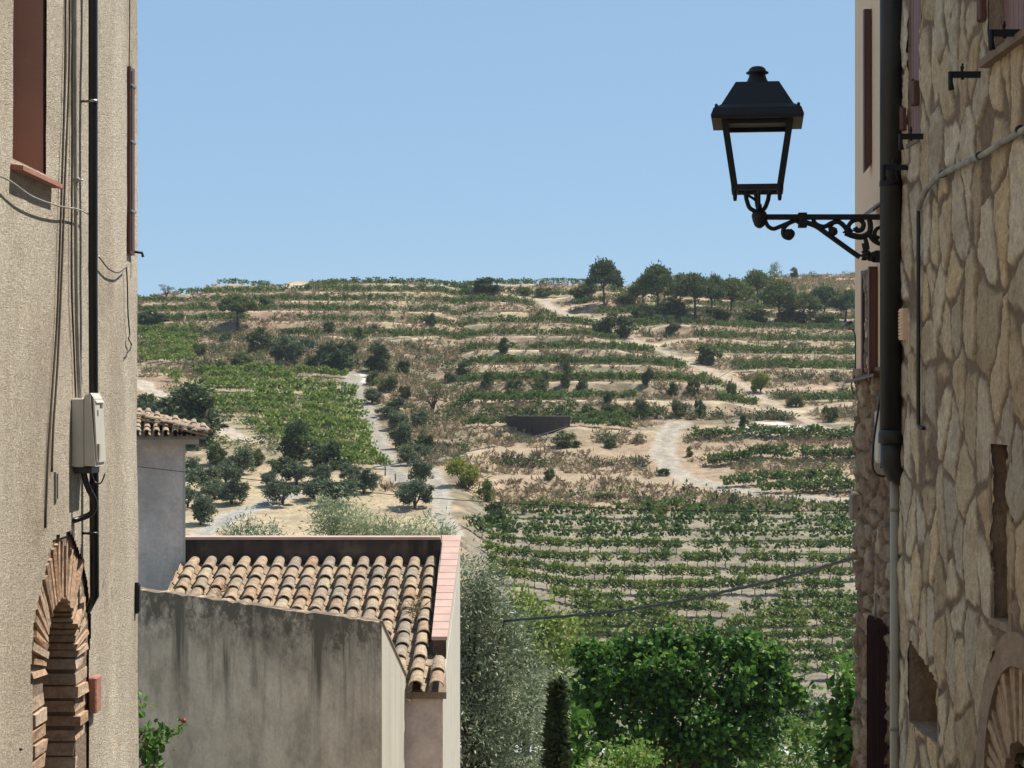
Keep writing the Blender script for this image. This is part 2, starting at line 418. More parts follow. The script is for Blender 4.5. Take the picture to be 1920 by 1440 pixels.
# ground colour: dry grass banks, pale treads, grove soil, green weeds
def lerp(a, b, t): return a*(1-t[:, None])+b*t[:, None]
n1 = fbm(TX/9, TYf/9, 21, 4); n2 = fbm(TX/2.5, TYf/2.5, 22, 4); n3 = fbm(TX/22, TYf/22, 23, 3)
colr = lerp(np.array((.17,.12,.073)), np.array((.335,.245,.15)), sstep(.35, .65, n2))
colr = lerp(colr, np.array((.29,.18,.115)), sstep(.52, .68, n1)*.7)
colr = lerp(colr, np.array((.16,.15,.08)), sstep(.52, .68, fbm(TX/5, TYf/3, 29, 4))*.75)
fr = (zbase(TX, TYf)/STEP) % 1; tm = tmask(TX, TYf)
colr = lerp(colr, np.array((.11,.08,.055)), tm*(1-sstep(.07, .14, fr))*sstep(.3, .5, fbm(TX/4, TYf/4, 31))*.8)  # dark shadow line painted along the foot of each bank
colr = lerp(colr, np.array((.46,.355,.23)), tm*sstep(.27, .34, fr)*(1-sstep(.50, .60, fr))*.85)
colr = colr*(.72+.56*vn(TX/.9, TYf/.9, 33))[:, None]
grove = (1-sstep(790, 850, tpx))*sstep(120, 135, TYf)*(1-sstep(176, 186, TYf))
gc = lerp(np.array((.41,.315,.19)), np.array((.31,.235,.145)), sstep(.45, .7, fbm(TX/8, TYf/2.2, 41, 4)))
colr = lerp(colr, gc, grove)
vin = sstep(860, 900, tpx)*sstep(112, 118, TYf)*(1-sstep(165, 169, TYf))
vc = lerp(np.array((.26,.215,.15)), np.array((.18,.15,.105)), sstep(.4, .62, fbm(TX/3, TYf/1.2, 43, 4)))
colr = lerp(colr, vc, vin)
org = sstep(860, 920, tpx)*sstep(167, 170, TYf)*(1-sstep(200, 210, TYf))
colr = lerp(colr, lerp(np.array((.34,.215,.13)), np.array((.38,.295,.20)), n1), org*.65)
bri = (1-sstep(640, 720, tpx))*sstep(182, 190, TYf)*(1-sstep(228, 236, TYf))*sstep(300, 420, tpx)
colr = lerp(colr, np.array((.30,.255,.15)), bri*.7)
green = (1-sstep(112, 119, TYf))*sstep(30, 40, TYf); colr = lerp(colr, np.array((.10,.12,.05)), green*.8)
rock = np.exp(-(((tpx-1455)/60)**2+((tpy-801)/9)**2))+np.exp(-(((tpx-678)/14)**2+((tpy-710)/8)**2))
colr = lerp(colr, np.array((.62,.60,.57)), np.clip(rock*1.6*sstep(.35, .5, n2), 0, 1))
redb = np.exp(-(((tpx-1130)/70)**2+((tpy-577)/9)**2))+sstep(1330, 1400, tpx)*sstep(380, 400, TYf)
colr = lerp(colr, np.array((.42,.23,.15)), np.clip(redb, 0, 1)*.7)
wob = (fbm(TX/1.6, TYf/1.6, 51)-.5)*1.6
isp = np.zeros(len(TX), int)-1
for i, (nm, pl, w, c) in enumerate(PW):
    d = pdist(TX, TYf, pl)-w/2+wob*(.3 if nm == 'road' else .8)
    k = 1-sstep(-.35, .35, d)
    rut = 1-.18*np.exp(-((d+w/2)/.45)**2)
    colr = colr*(1-k[:, None])+(c[None, :]*rut[:, None]*(.85+.3*n2[:, None]))*k[:, None]
    isp[(d < 0)] = i
nx, ny = len(TPX), len(TY)
ii = (np.arange(ny-1)[:, None]*nx+np.arange(nx-1)[None, :]).ravel()
quads = np.stack([ii, ii+1, ii+1+nx, ii+nx], 1)
fid = isp[ii]
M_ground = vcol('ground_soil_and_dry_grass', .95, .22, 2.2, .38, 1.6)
V3 = np.stack([TX, TYf, TZ], 1)
def submesh(name, sel):
    q = quads[sel]; u, inv = np.unique(q, return_inverse=True)
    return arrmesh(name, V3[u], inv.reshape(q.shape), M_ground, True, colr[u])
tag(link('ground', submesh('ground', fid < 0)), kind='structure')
for i, (nm, *_r) in enumerate(PW):
    if (fid == i).sum(): tag(link(nm, submesh(nm, fid == i)), kind='structure')
# the alley's paving
def gz(y): return float(np.interp(y, [a for a, _ in NEAR], [b for _, b in NEAR]))
sv, sf = [], []
ys = np.linspace(-12, 12, 49); xs = np.linspace(-6, 6, 25)
g1, g2 = np.meshgrid(xs, ys)
sz = np.array([gz(y) for y in g2.ravel()])+.03+(fbm(g1.ravel()*2, g2.ravel()*2, 5)-.5)*.03
i0 = (np.arange(48)[:, None]*25+np.arange(24)[None, :]).ravel()
M_pave = simple('stone_paving', (.30,.27,.23), (.2,.18,.15), 6, .9, .02, 14)
tag(link('alley_pavement', arrmesh('alley_pavement', np.stack([g1.ravel(), g2.ravel(), sz], 1), np.stack([i0, i0+1, i0+26, i0+25], 1), M_pave, True)), kind='structure')

# ------------------------------------------------------------------ foliage
def leaves(Cn, size, asp=1.0, up=0.0, out=None, r=None, fold=0, droop=0):
    """one small leaf face per centre (n,3)"""
    r = r or rng; n = len(Cn)
    a = r.normal(size=(n, 3)); a[:, 2] *= (1-abs(up)*.5); a[:, 2] += up
    if out is not None: a += out*.8
    a /= np.linalg.norm(a, axis=1)[:, None]+1e-9
    h = r.normal(size=(n, 3)); nrm = np.cross(a, h); nrm /= np.linalg.norm(nrm, axis=1)[:, None]+1e-9
    b = np.cross(nrm, a)
    s = size*(.6+.8*r.random(n))[:, None]
    L = a*s; Wd = b*s*.5*asp
    if fold:
        m1 = Cn+L*.45
        V = np.stack([Cn, Cn+L*.10+Wd*.8+nrm*s*fold, Cn+L*.55+Wd*.85+nrm*s*fold*1.3, Cn+L-nrm*s*fold, Cn+L*.55-Wd*.85+nrm*s*fold*1.3, Cn+L*.10-Wd*.8+nrm*s*fold], 1)
        Fq = np.arange(n)[:, None]*6+np.arange(6)
        return V.reshape(-1, 3), np.concatenate([Fq[:, [0,1,2,3]], Fq[:, [0,3,4,5]]])
    V = np.stack([Cn, Cn+L*.45+Wd, Cn+L, Cn+L*.45-Wd], 1).reshape(-1, 3)
    Fq = np.arange(n)[:, None]*4+np.array([0,1,2,3])
    return V, Fq
def clumps(n_cl, per, rad, cr, c=(0,0,0), shell=.55, r=None, flat=1.0):
    """leaf centres in clumps through an ellipsoid rad=(rx,ry,rz)"""
    r = r or rng
    d = r.normal(size=(n_cl, 3)); d /= np.linalg.norm(d, axis=1)[:, None]
    d *= (shell+(1-shell)*r.random(n_cl))[:, None]**.6
    cc = d*np.array(rad)
    k = cr*(.6+.8*r.random(n_cl))
    P = np.repeat(cc, per, 0)+r.normal(size=(n_cl*per, 3))*np.repeat(k, per)[:, None]*.5*np.array((1,1,flat))
    o = P-np.repeat(cc, per, 0)*.5
    o = o/(np.linalg.norm(o, axis=1)[:, None]+1e-9)
    return P+np.array(c), o

def trunkmesh(name, segs):
    mb = MB()
    for pts, rad in segs: mb.tube(pts, rad, 7)
    return mb.mesh(name, M_bark)

ML_pine = leafmat('pine_needles', [(.055,.085,.032),(.10,.135,.05),(.17,.205,.08)], .32, .6)
ML_olive = leafmat('olive_leaves', [(.06,.09,.05),(.11,.145,.085),(.19,.23,.145)], .28, .5)
ML_dark = leafmat('evergreen_oak_leaves', [(.04,.065,.025),(.085,.115,.05),(.16,.19,.085)], .28, .5)
ML_mid = leafmat('scrub_leaves', [(.06,.085,.035),(.11,.14,.055),(.18,.20,.09)], .25, .6)
ML_lime = leafmat('lime_leaves', [(.14,.19,.04),(.20,.24,.06),(.28,.28,.09)], .3, .5)
ML_dry = leafmat('dry_twigs', [(.28,.17,.12),(.35,.22,.15),(.2,.13,.09)], .2, .8)
ML_vine = leafmat('vine_leaves', [(.08,.13,.035),(.15,.215,.055),(.26,.32,.095)], .3, .75)
ML_vinel = leafmat('young_vine_leaves', [(.13,.21,.045),(.24,.32,.07),(.38,.43,.12)], .3, .75)
ML_dryg = leafmat('dry_grass_blades', [(.27,.195,.125),(.42,.32,.205),(.20,.14,.09),(.52,.42,.28)], .2, .9)
ML_weed = leafmat('weeds', [(.12,.14,.06),(.2,.2,.1),(.08,.11,.05)], .25, .8)

def tree_proto(kind, seed):
    """unit sized: height 1, crown diameter about 1 -> scaled per tree. returns crown mesh, trunk mesh"""
    r = np.random.default_rng(seed); rnd = random.Random(seed)
    if kind == 'pine':
        # umbrella crown of flattened clumps on forking limbs
        P = []; O = []; segs = []
        lean = rnd.uniform(-.06, .06)
        top = Vector((lean, 0, .55))
        segs.append(([(0,0,-.05),(lean*.3,0,.2),(lean*.7,.01,.4),tuple(top)], [.035,.028,.024,.02]))
        for k in range(19):
            a = k*2.4+rnd.uniform(-.3,.3); rr = .46*math.sqrt(k/19)
            z = .93-.36*(rr/.46)**2-rnd.uniform(0,.12)
            e = Vector((lean+rr*math.cos(a), rr*math.sin(a), z))
            s0 = Vector((lean*.8, 0, rnd.uniform(.36,.55)))
            segs.append(([tuple(s0), tuple(s0.lerp(e,.5)+Vector((0,0,-.03))), tuple(e)], [.014,.010,.005]))
            p, o = clumps(9, 34, (.15,.15,.085), .09, e, .3, r, .7); P.append(p); O.append(o)
        P = np.concatenate(P); O = np.concatenate(O)
        V, Fq = leaves(P, .062, .6, .3, O, r)
        mat = ML_pine
    elif kind == 'conifer':
        P = []; O = []; segs = [([(0,0,-.05),(0,0,.95)], [.03,.005])]
        for k in range(22):
            z = .2+.75*k/22; w = .32*(1-z)+.10; a = k*2.4
            p, o = clumps(4, 26, (.12,.12,.05), .09, (w*math.cos(a), w*math.sin(a), z+rnd.uniform(-.03,.03)), .3, r, .6); P.append(p); O.append(o)
        P = np.concatenate(P); O = np.concatenate(O); V, Fq = leaves(P, .045, .45, .3, O, r); mat = ML_pine
    elif kind in ('olive', 'dark', 'mid', 'lime'):
        segs = []
        nb = 7
        for k in range(nb):
            a = k*2.4+rnd.random(); rr = rnd.uniform(.12,.3)
            segs.append(([(0,0,-.06),(.03*math.cos(a),.03*math.sin(a),.14),(rr*.6*math.cos(a),rr*.6*math.sin(a),.32),(rr*math.cos(a),rr*math.sin(a),.62)], [.028,.022,.014,.006]))
        P = []; O = []
        base = .10 if kind == 'olive' else .0
        for k in range(16):
            a = rnd.uniform(0, 6.28); rr = .38*math.sqrt(rnd.random()); 
            hz = rnd.random()
            z = base+.12+hz*(.78-base)*(1-.35*(rr/.35)**2)
            q = rnd.uniform(.08,.21)
            p, o = clumps(8, 32, (q,q,q*.85), q*.55, (rr*math.cos(a), rr*math.sin(a), z), .35, r); P.append(p); O.append(o)
        P = np.concatenate(P); O = np.concatenate(O)
        P[:, 2] = np.maximum(P[:, 2], .01+.02*r.random(len(P)))
        V, Fq = leaves(P, .075, .65 if kind != 'olive' else .5, .25, O, r)
        mat = {'olive': ML_olive, 'dark': ML_dark, 'mid': ML_mid, 'lime': ML_lime}[kind]
    elif kind == 'scraggly':
        segs = []; P = []; O = []
        for k in range(12):
            a = k*2.4; rr = rnd.uniform(.15,.42); z = rnd.uniform(.5,.9)
            e = (rr*math.cos(a), rr*math.sin(a), z)
            segs.append(([(0,0,-.05),(e[0]*.2,e[1]*.2,.22),(e[0]*.6,e[1]*.6,z*.65),e], [.022,.017,.012,.004]))
            p, o = clumps(7, 14, (.12,.12,.09), .07, e, .3, r); P.append(p); O.append(o)
        P = np.concatenate(P); O = np.concatenate(O); V, Fq = leaves(P, .042, .5, .2, O, r); mat = ML_mid
    elif kind == 'dry':
        segs = []; P = []
        for k in range(10):
            a = k*2.4; rr = rnd.uniform(.1,.45)
            segs.append(([(0,0,-.05),(rr*.3*math.cos(a),rr*.3*math.sin(a),.4),(rr*math.cos(a),rr*math.sin(a),rnd.uniform(.7,1))], [.015,.01,.003]))
        P, O = clumps(18, 16, (.4,.4,.25), .1, (0,0,.7), .3, r); V, Fq = leaves(P, .05, .25, .4, O, r); mat = ML_dry
    cm = arrmesh('crown', V, Fq, mat); tm_ = trunkmesh('trunk', segs)
    return cm, tm_
PROTO = {}
for kd, n in (('pine', 4), ('conifer', 1), ('olive', 4), ('dark', 3), ('mid', 4), ('lime', 2), ('scraggly', 2), ('dry', 1)):
    PROTO[kd] = [tree_proto(kd, 100*len(kd)+i*7+3) for i in range(n)]
KN = {'pine': ('umbrella_pine', 'tree'), 'conifer': ('conifer_tree', 'tree'), 'olive': ('olive_tree', 'tree'), 'dark': ('evergreen_bush', 'bush'), 'mid': ('shrub', 'shrub'),
      'lime': ('leafy_shrub', 'shrub'), 'scraggly': ('almond_tree', 'tree'), 'dry': ('dead_shrub', 'shrub')}
cnt = {}
def plant(kind, px, py, hpx, wpx, label, group=None, loc=None, name=None):
    p = hit(px, py) if loc is None else Vector(loc)
    h = hpx*p.y/F; w = wpx*p.y/F
    k = cnt.get(kind, 0); cnt[kind] = k+1
    cm, tm_ = PROTO[kind][k % len(PROTO[kind])]
    nm, cat = KN[kind]; nm = name or nm
    w *= .84 if kind == 'pine' else 1
    t = thing(nm, label, cat, p, group); t.scale = (w, w, h); t.rotation_euler = (0, 0, random.uniform(0, 6.28))
    for a, me in (('crown', cm), ('trunk', tm_)):
        o = bpy.data.objects.new(a, me); C.objects.link(o); o.parent = t
    return t

TREES = [
 # ---- skyline and pine wood
 ('pine',445,614,66,84,'lone umbrella pine standing by itself on the left terraces'),
 ('pine',1133,572,82,76,'tallest umbrella pine on the skyline, first from the left of the wood'),
 ('pine',1234,590,96,74,'big round headed pine with twin dark trunks near the skyline'),
 ('pine',1303,594,82,84,'wide pine with a bare dark trunk in front of the wood'),
 ('pine',1275,582,72,66,'pine crown just left of the wide pine with the bare trunk'),
 ('pine',1334,588,70,62,'slim pine between the bare trunked pine and the middle of the wood'),
 ('pine',1370,592,72,80,'broad pine with a straight trunk in the middle of the wood'),
 ('pine',1461,611,86,84,'leaning pine with a double trunk at the front right of the wood'),
 ('pine',1508,609,64,72,'low spreading pine next to the double trunked pine'),
 ('pine',1585,604,58,80,'pine at the right end of the wood beside the cream house'),
 ('pine',1545,596,60,70,'pale green pine behind the gap at the right of the wood'),
 ('pine',1420,572,66,70,'pine rising behind the wood to the skyline, right of centre'),
 ('pine',1205,580,62,60,'small pine between the tallest pine and the twin trunked pine'),
 ('conifer',1452,560,66,44,'thin pointed conifer rising above the right part of the wood'),
 ('dark',1093,566,38,56,'dark rounded bush left of the tallest skyline pine'),
 ('mid',1168,570,28,46,'bush at the foot of the tallest skyline pine'),
 ('mid',1345,598,26,70,'pale undergrowth bush under the middle pines'),
 ('mid',1405,604,28,70,'wide green bush between the middle pines and the double trunked pine'),
 ('mid',1260,592,34,70,'greyish bush below the twin trunked pine'),
 ('mid',1490,606,34,70,'green bush under the low spreading pine'),
 ('mid',1555,615,34,60,'green bush beside the cream house at the foot of the wood'),
 ('mid',1203,605,34,48,'grey green bush above the head of the long diagonal path'),
 ('mid',1160,632,46,66,'big bright shrub at the bend of the upper path'),
 ('mid',1125,628,32,44,'shrub just left of the big shrub at the bend of the upper path'),
 ('dark',908,550,27,72,'domed tree on the skyline in the middle of the hill'),
 ('dark',876,552,19,36,'small dark bush left of the domed skyline tree'),
 ('dark',981,553,17,30,'low dark bush on the skyline between the domed tree and the wood'),
 ('mid',1020,556,20,34,'pale shrub on the skyline just right of the low dark bush'),
 ('scraggly',312,556,24,34,'lone scraggly tree on the far left of the skyline'),
 ('dry',370,547,16,22,'leafless reddish shrub on the left of the skyline'),
 ('dark',1490,523,20,20,'small round tree alone on the far right ridge'),
 ('scraggly',1523,522,15,18,'tiny tree at the right on the far ridge'),
 # ---- left slope scrub
 ('mid',287,606,24,66,'low green thicket at the left edge under the top terraces'),
 ('dark',497,582,30,28,'bush tucked behind the crown of the lone pine'),
 ('mid',486,662,48,58,'tall grey green shrub below the lone pine'),
 ('mid',420,640,22,26,'small bright shrub below and left of the lone pine'),
 ('olive',540,686,58,66,'wide grey green bush between the lone pine and the dark bushes'),
 ('mid',375,668,30,26,'small dark shrub on the left slope above the bright vineyard'),
 ('dark',622,697,62,72,'large dark bush above the right end of the bright vineyard'),
 ('dark',712,698,50,62,'pair of dark evergreen bushes by the white rocks'),
 ('dark',756,700,26,34,'low dark bush right of the bushes by the white rocks'),
 ('dark',616,627,26,22,'round bush below the lowest green vine row, left of centre'),
 ('dark',674,640,26,20,'dark bush on the bank to the right of the round one'),
 ('dark',806,610,24,24,'dark bush on the fourth terrace under the domed skyline tree'),
 ('dark',583,690,26,30,'small bush left of the large dark bush above the vineyard'),
 ('mid',455,692,30,50,'pale weeds shrub at the top edge of the bright vineyard'),
 ('mid',414,700,28,22,'narrow shrub at the top left corner of the bright vineyard'),
 ('dark',358,832,104,150,'huge dark bush behind the eaves of the tiled roof'),
 ('dark',292,800,60,120,'dark bush half hidden by the eaves of the tiled roof'),
 ('dark',272,770,36,40,'dark bush at the left edge above the tiled eaves'),
 # ---- gully
 ('mid',725,733,36,42,'olive green shrub above the top of the gully'),
 ('olive',698,757,30,42,'small olive at the top of the gravel track'),
 ('mid',760,752,34,24,'yellowish shrub between the small olive and the bare branched tree'),
 ('scraggly',812,772,60,64,'bare branched almond tree above the gully'),
 ('olive',722,783,26,42,'olive close to the gravel track, upper end of the gully'),
 ('olive',745,806,40,48,'olive in the middle of the row along the gully'),
 ('olive',788,802,34,36,'dark olive under the bare branched almond tree'),
 ('olive',755,842,52,52,'bushy olive leaning over the gravel track'),
 ('olive',785,866,42,42,'upper half of the tall olive pair in the gully'),
 ('olive',788,908,56,56,'lower half of the tall olive pair in the gully'),
 ('olive',778,954,58,76,'wide olive at the foot of the gully beside the pale path'),
 # ---- grove
 ('dark',556,866,72,80,'tall green tree at the bottom of the bright vineyard'),
 ('dark',612,878,56,76,'broad green tree right of the tall one at the bottom of the vineyard'),
 ('olive',452,890,54,60,'olive on a bare mound under the end of the left footpath'),
 ('mid',408,872,40,44,'bright shrub between the tiled eaves and the mound olive'),
 ('olive',384,925,62,66,'upper olive beside the corner of the lavender house'),
 ('olive',434,946,54,72,'round olive in front of the winding track'),
 ('olive',402,936,40,56,'olive squeezed between the corner olive and the round olive'),
 ('olive',376,985,60,60,'lowest olive beside the corner of the lavender house'),
 ('olive',530,946,58,72,'olive with its trunk showing in the centre of the pale field'),
 ('olive',505,914,36,40,'olive behind the one in the centre of the pale field'),
 ('olive',556,908,44,56,'grey olive at the upper edge of the pale field'),
 ('olive',604,912,44,50,'olive at the foot of the broad green tree'),
 ('olive',628,946,58,82,'widest olive on the right of the pale field'),
 ('olive',682,926,48,58,'olive nearest to the end of the gravel track'),
 ('olive',424,908,46,62,'olive right behind the round olive in front of the winding track'),
 ('olive',360,900,44,50,'highest olive touching the corner of the lavender house'),
 ('olive',352,952,50,54,'olive half cut by the lavender house, second from the bottom'),
 ('olive',588,938,50,60,'olive between the centre one and the widest one on the pale field'),
 ('olive',655,905,40,48,'small olive at the lower right corner of the bright vineyard'),
 ('mid',480,872,30,44,'low green shrub right of the mound olive'),
 ('mid',520,885,34,50,'bushy scrub at the left foot of the tall green tree'),
 ('olive',765,872,40,44,'grey olive left of the tall olive pair in the gully'),
 ('mid',800,842,34,34,'light shrub right of the olive leaning over the gravel track'),
 ('dark',742,770,26,34,'low dark bush right of the olives at the top of the gully'),
 ('mid',700,722,26,30,'green bush between the dark bushes and the small olive'),
 ('mid',650,668,30,40,'grey bush between the big dark bush and the terraces above'),
 ('olive',560,668,44,56,'second grey green bush behind the wide one on the left slope'),
 ('dark',645,695,36,40,'dark bush joined to the right side of the large dark bush'),
 ('dry',722,922,24,34,'rust coloured dry bush below the gravel track'),
 # ---- middle slope
 ('lime',868,916,64,58,'yellow green almond shrub on the brown slope'),
 ('lime',912,940,38,36,'small lime coloured shrub right of the yellow green one'),
 ('dark',927,986,48,50,'ball shaped dark tree at the corner of the lower vineyard'),
 ('dark',950,1003,20,18,'tiny round bush at the start of the first lower vine row'),
 ('dark',868,708,28,34,'dark shrub on the terrace left of the three shrubs in line'),
 ('mid',845,718,24,26,'green shrub left of the dark one on the same terrace'),
 ('dark',916,724,32,28,'dark shrub above the bare patch of the middle terrace'),
 ('mid',963,742,38,32,'left one of two grey shrubs above the dark tank'),
 ('mid',1010,748,44,44,'right and larger one of two grey shrubs above the dark tank'),
 ('mid',1062,726,56,24,'tall narrow shrub right of the two grey shrubs'),
 ('dark',1021,722,26,18,'small upright dark shrub behind the two grey shrubs'),
 ('mid',1090,736,34,24,'shrub on the bank right of the tall narrow one'),
 ('dark',944,664,28,26,'dark shrub on the middle bank, left one of the pair'),
 ('mid',1062,688,30,26,'green shrub on the middle bank, right one of the pair'),
 ('dark',700,626,18,18,'small dark tuft shrub on the upper left bank'),
 ('mid',1010,602,16,18,'small shrub at the left end of the upper path'),
 ('dark',1214,724,34,22,'dark narrow shrub on the bank under the diagonal path'),
 ('dark',1262,742,22,24,'dark shrub right of the narrow one under the diagonal path'),
 ('mid',1300,738,30,24,'lighter shrub beside the dark one under the diagonal path'),
 ('mid',1278,782,38,36,'left one of two big bushes on the lowest terrace of the upper hill'),
 ('dark',1312,782,36,26,'right one of two big bushes on the lowest terrace of the upper hill'),
 ('dark',1206,782,38,34,'dark bush on the lowest terrace left of the track head'),
 ('mid',1150,786,34,54,'spreading bush between the dark tank and the track head'),
 ('mid',1104,786,28,34,'bush immediately right of the dark tank'),
 ('dark',1140,756,20,24,'small bush on the bank above the spreading bush'),
 ('dark',1328,684,42,46,'clump of dark bushes above the diagonal path'),
 ('dark',1262,628,24,28,'dark shrub above the top of the diagonal path'),
 ('mid',1372,746,32,22,'narrow shrub touching the lower side of the diagonal path'),
 ('lime',1426,736,42,34,'bright shrub on the upper side of the diagonal path'),
 ('mid',1492,762,26,34,'grey shrub on the right bank of the diagonal path'),
 ('mid',1558,792,36,32,'grey shrub near the lower end of the diagonal path'),
 ('dark',1394,806,28,24,'dark bush standing before the white stones'),
 ('mid',1143,840,20,28,'green shrub on the brown bank below the tank'),
 ('mid',1060,838,30,66,'low spreading green patch of bush below the dark tank'),
 ('lime',1292,856,18,18,'small shrub at the inner bend of the dirt track'),
 ('mid',1468,848,20,18,'dark little bush in the second short vine row'),
 ('mid',1130,938,18,48,'low green bush on the orange bank above the first vine row'),
 ('lime',1240,978,36,28,'bright shrub growing in the first lower vine row'),
 ('mid',1375,958,34,26,'shrub by the roadside above the first lower vine row'),
 ('mid',1302,962,14,16,'small weed shrub on the verge above the vine row'),
 ('mid',1555,952,16,18,'small shrub on the verge near the stone house'),
 ('mid',1243,892,16,26,'low shrub on the outer bend of the dirt track'),
 ('mid',1030,900,22,24,'small green shrub in the middle of the brown terraces'),
 # ---- between vineyard and road
 ('olive',1500,1372,86,110,'grey green olive below the bare end of the vineyard'),
 ('dark',1590,1392,70,60,'dark tree low at the right beside the stone house'),
]
for t in TREES: plant(*t)

# ------------------------------------------------------------------ vines
def vine_proto(seed, mat_n=0):
    r = np.random.default_rng(seed)
    n = 120
    P = np.stack([r.normal(0, .25, n), r.normal(0, .15, n), .52+.85*r.random(n)**.9], 1)
    sh = r.integers(0, 7, n); P[:, 0] += (sh-3)*.05
    up = np.stack([r.normal(0,.25,n), r.normal(0,.2,n), np.ones(n)*.8], 1)
    V, Fq = leaves(P, .25, .7, .35, up, r)
    mb = MB(); a = random.Random(seed)
    mb.tube([(0,0,-.1),(a.uniform(-.05,.05),0,.3),(a.uniform(-.06,.06),0,.55)], [.04,.03,.03], 5)
    for s_ in (-1, 1): mb.tube([(0,0,.5),(s_*.22,0,.58),(s_*.36,0,.72)], [.025,.018,.01], 4)
    return V, Fq, mb
VP = [vine_proto(i) for i in range(6)]
VPM = [(arrmesh('foliage', v, f, ML_vine), mb.mesh('trunk', M_bark)) for v, f, mb in VP]
def merge(name, protos, pts, mat, scl=None, sz=None):
    """copies of leaf sets in one mesh"""
    Vs, Fs = [], []; b = 0
    for i, p in enumerate(pts):
        V, Fq = protos[i % len(protos)][:2]
        a = random.uniform(-.4, .4) if scl is None else random.uniform(0, 6.28)
        s = random.uniform(.8, 1.2)*(1 if sz is None else sz[i])
        ca, sa = math.cos(a), math.sin(a)
        Q = np.empty_like(V); Q[:, 0] = (V[:, 0]*ca-V[:, 1]*sa)*s; Q[:, 1] = (V[:, 0]*sa+V[:, 1]*ca)*s; Q[:, 2] = V[:, 2]*s*random.uniform(.85, 1.1)
        Vs.append(Q+np.array(p)); Fs.append(Fq+b); b += len(V)
    return arrmesh(name, np.concatenate(Vs), np.concatenate(Fs), mat)
rows = [(966,985),(988,945),(1009,905),(1031,885),(1059,915),(1086,925),(1110,925),(1131,1040),(1150,1080),(1168,1060),(1185,1000),(1205,980),(1226,970),(1248,960),(1270,950)]
vpts = []; vrow = []
rowY = []
ORD = ['topmost','second','third','fourth','fifth','sixth','seventh','eighth','ninth','tenth','eleventh','twelfth','thirteenth','fourteenth','lowest']
for yr, pl in rows:
    Yr = hit(1250, yr+6).y; rowY.append(Yr)
    x0 = (pl-CX)/F*Yr; x1 = (1632-CX)/F*Yr; x = x0; gap = 0
    while x < x1:
        if vn(x*.45, Yr*.9, 77) > .13 and random.random() > .05:
            yy = Yr+random.uniform(-.12, .12)
            vpts.append((x, yy, 0)); vrow.append(len(rowY)-1)
        x += random.uniform(.62, .9)
vp = np.array(vpts); vp[:, 2] = zt(vp[:, 0], vp[:, 1])
ppx, ppy = project(vp[:, 0], vp[:, 1], vp[:, 2])
hidden = (ppx > 1085) & (ppx < 1440) & (ppy > 1245)
hidden |= (ppx > 1600) | (ppx < 870)
order = np.argsort(vp[:, 1]+hidden*1000)
ind = set(order[:300].tolist())
for i, p in enumerate(vp):
    if i in ind:
        a, b = VPM[i % 6]; s = random.uniform(.82, 1.05)
        o_ = ORD[vrow[i]]; o_ += '' if o_ in ('topmost','lowest') else ' row from the top'
        t = thing('grapevine', 'green grapevine in the %s%s of the lower vineyard' % (o_, '' if 'row' in o_ else ' row'), 'vine', p, 'grapevines in the %s%s' % (o_, '' if 'row' in o_ else ' row'))
        t.scale = (s*1.05, s, s*random.uniform(.76, .94)); t.rotation_euler = (0, 0, random.uniform(-.3, .3))
        for nm, me in (('foliage', a), ('trunk', b)):
            o = bpy.data.objects.new(nm, me); C.objects.link(o); o.parent = t
rest = [tuple(vp[i]) for i in range(len(vp)) if i not in ind]
# terraces: vines along the outer edge of each tread
tv = []
for px in np.arange(120, 1760, 7.5):
    Y = np.arange(176, 352, .2); q = px+random.uniform(-3, 3); X = (q-CX)/F*Y
    z = zbase(X, Y)/STEP; mk = tmask(X, Y)
    fr_ = z % 1
    for off in (.50, .80):
        cr = np.nonzero((fr_[:-1] < off) & (fr_[1:] >= off) & (mk[:-1] > .25))[0]
        for j in cr:
            if j and (Y[j]-Y[j-1]) > 0:
                x, y = X[j], Y[j]+random.uniform(-.3, .3)
                dens = fbm(np.array([x/16]), np.array([y/5]), 61)[0]
                lim = (.35 if px < 1180 else .45)+((.13 if px > 700 else .02) if off > .7 else 0)
                if 870 < px < 1230 and y < 203: continue
                if px > 1300 and y < 215: continue
                if alldist(np.array([x]), np.array([y]))[0] < 2.6: continue
                if dens > lim: tv.append((x, y))
# short thick rows right of the dirt track
for yr, p0, p1 in ((826,1305,1630),(866,1335,1490),(866,1505,1630),(910,1362,1545),(928,1432,1630),(908,1560,1575)):
    for k in range(2):
        Yr = hit(1500, yr-2-k*3).y
        for x in np.arange((p0-CX)/F*Yr, (p1-CX)/F*Yr, .62): tv.append((x+random.uniform(-.15,.15), Yr+random.uniform(-.2,.2)))
# rows above the tank
for yr, p0, p1 in ((779,905,1080),(788,1060,1250),(757,850,1060)):
    Yr = hit((p0+p1)/2, yr).y
    for x in np.arange((p0-CX)/F*Yr, (p1-CX)/F*Yr, .5): tv.append((x, Yr+random.uniform(-.5,.5)))
tv = np.array(tv); tz = zt(tv[:, 0], tv[:, 1])
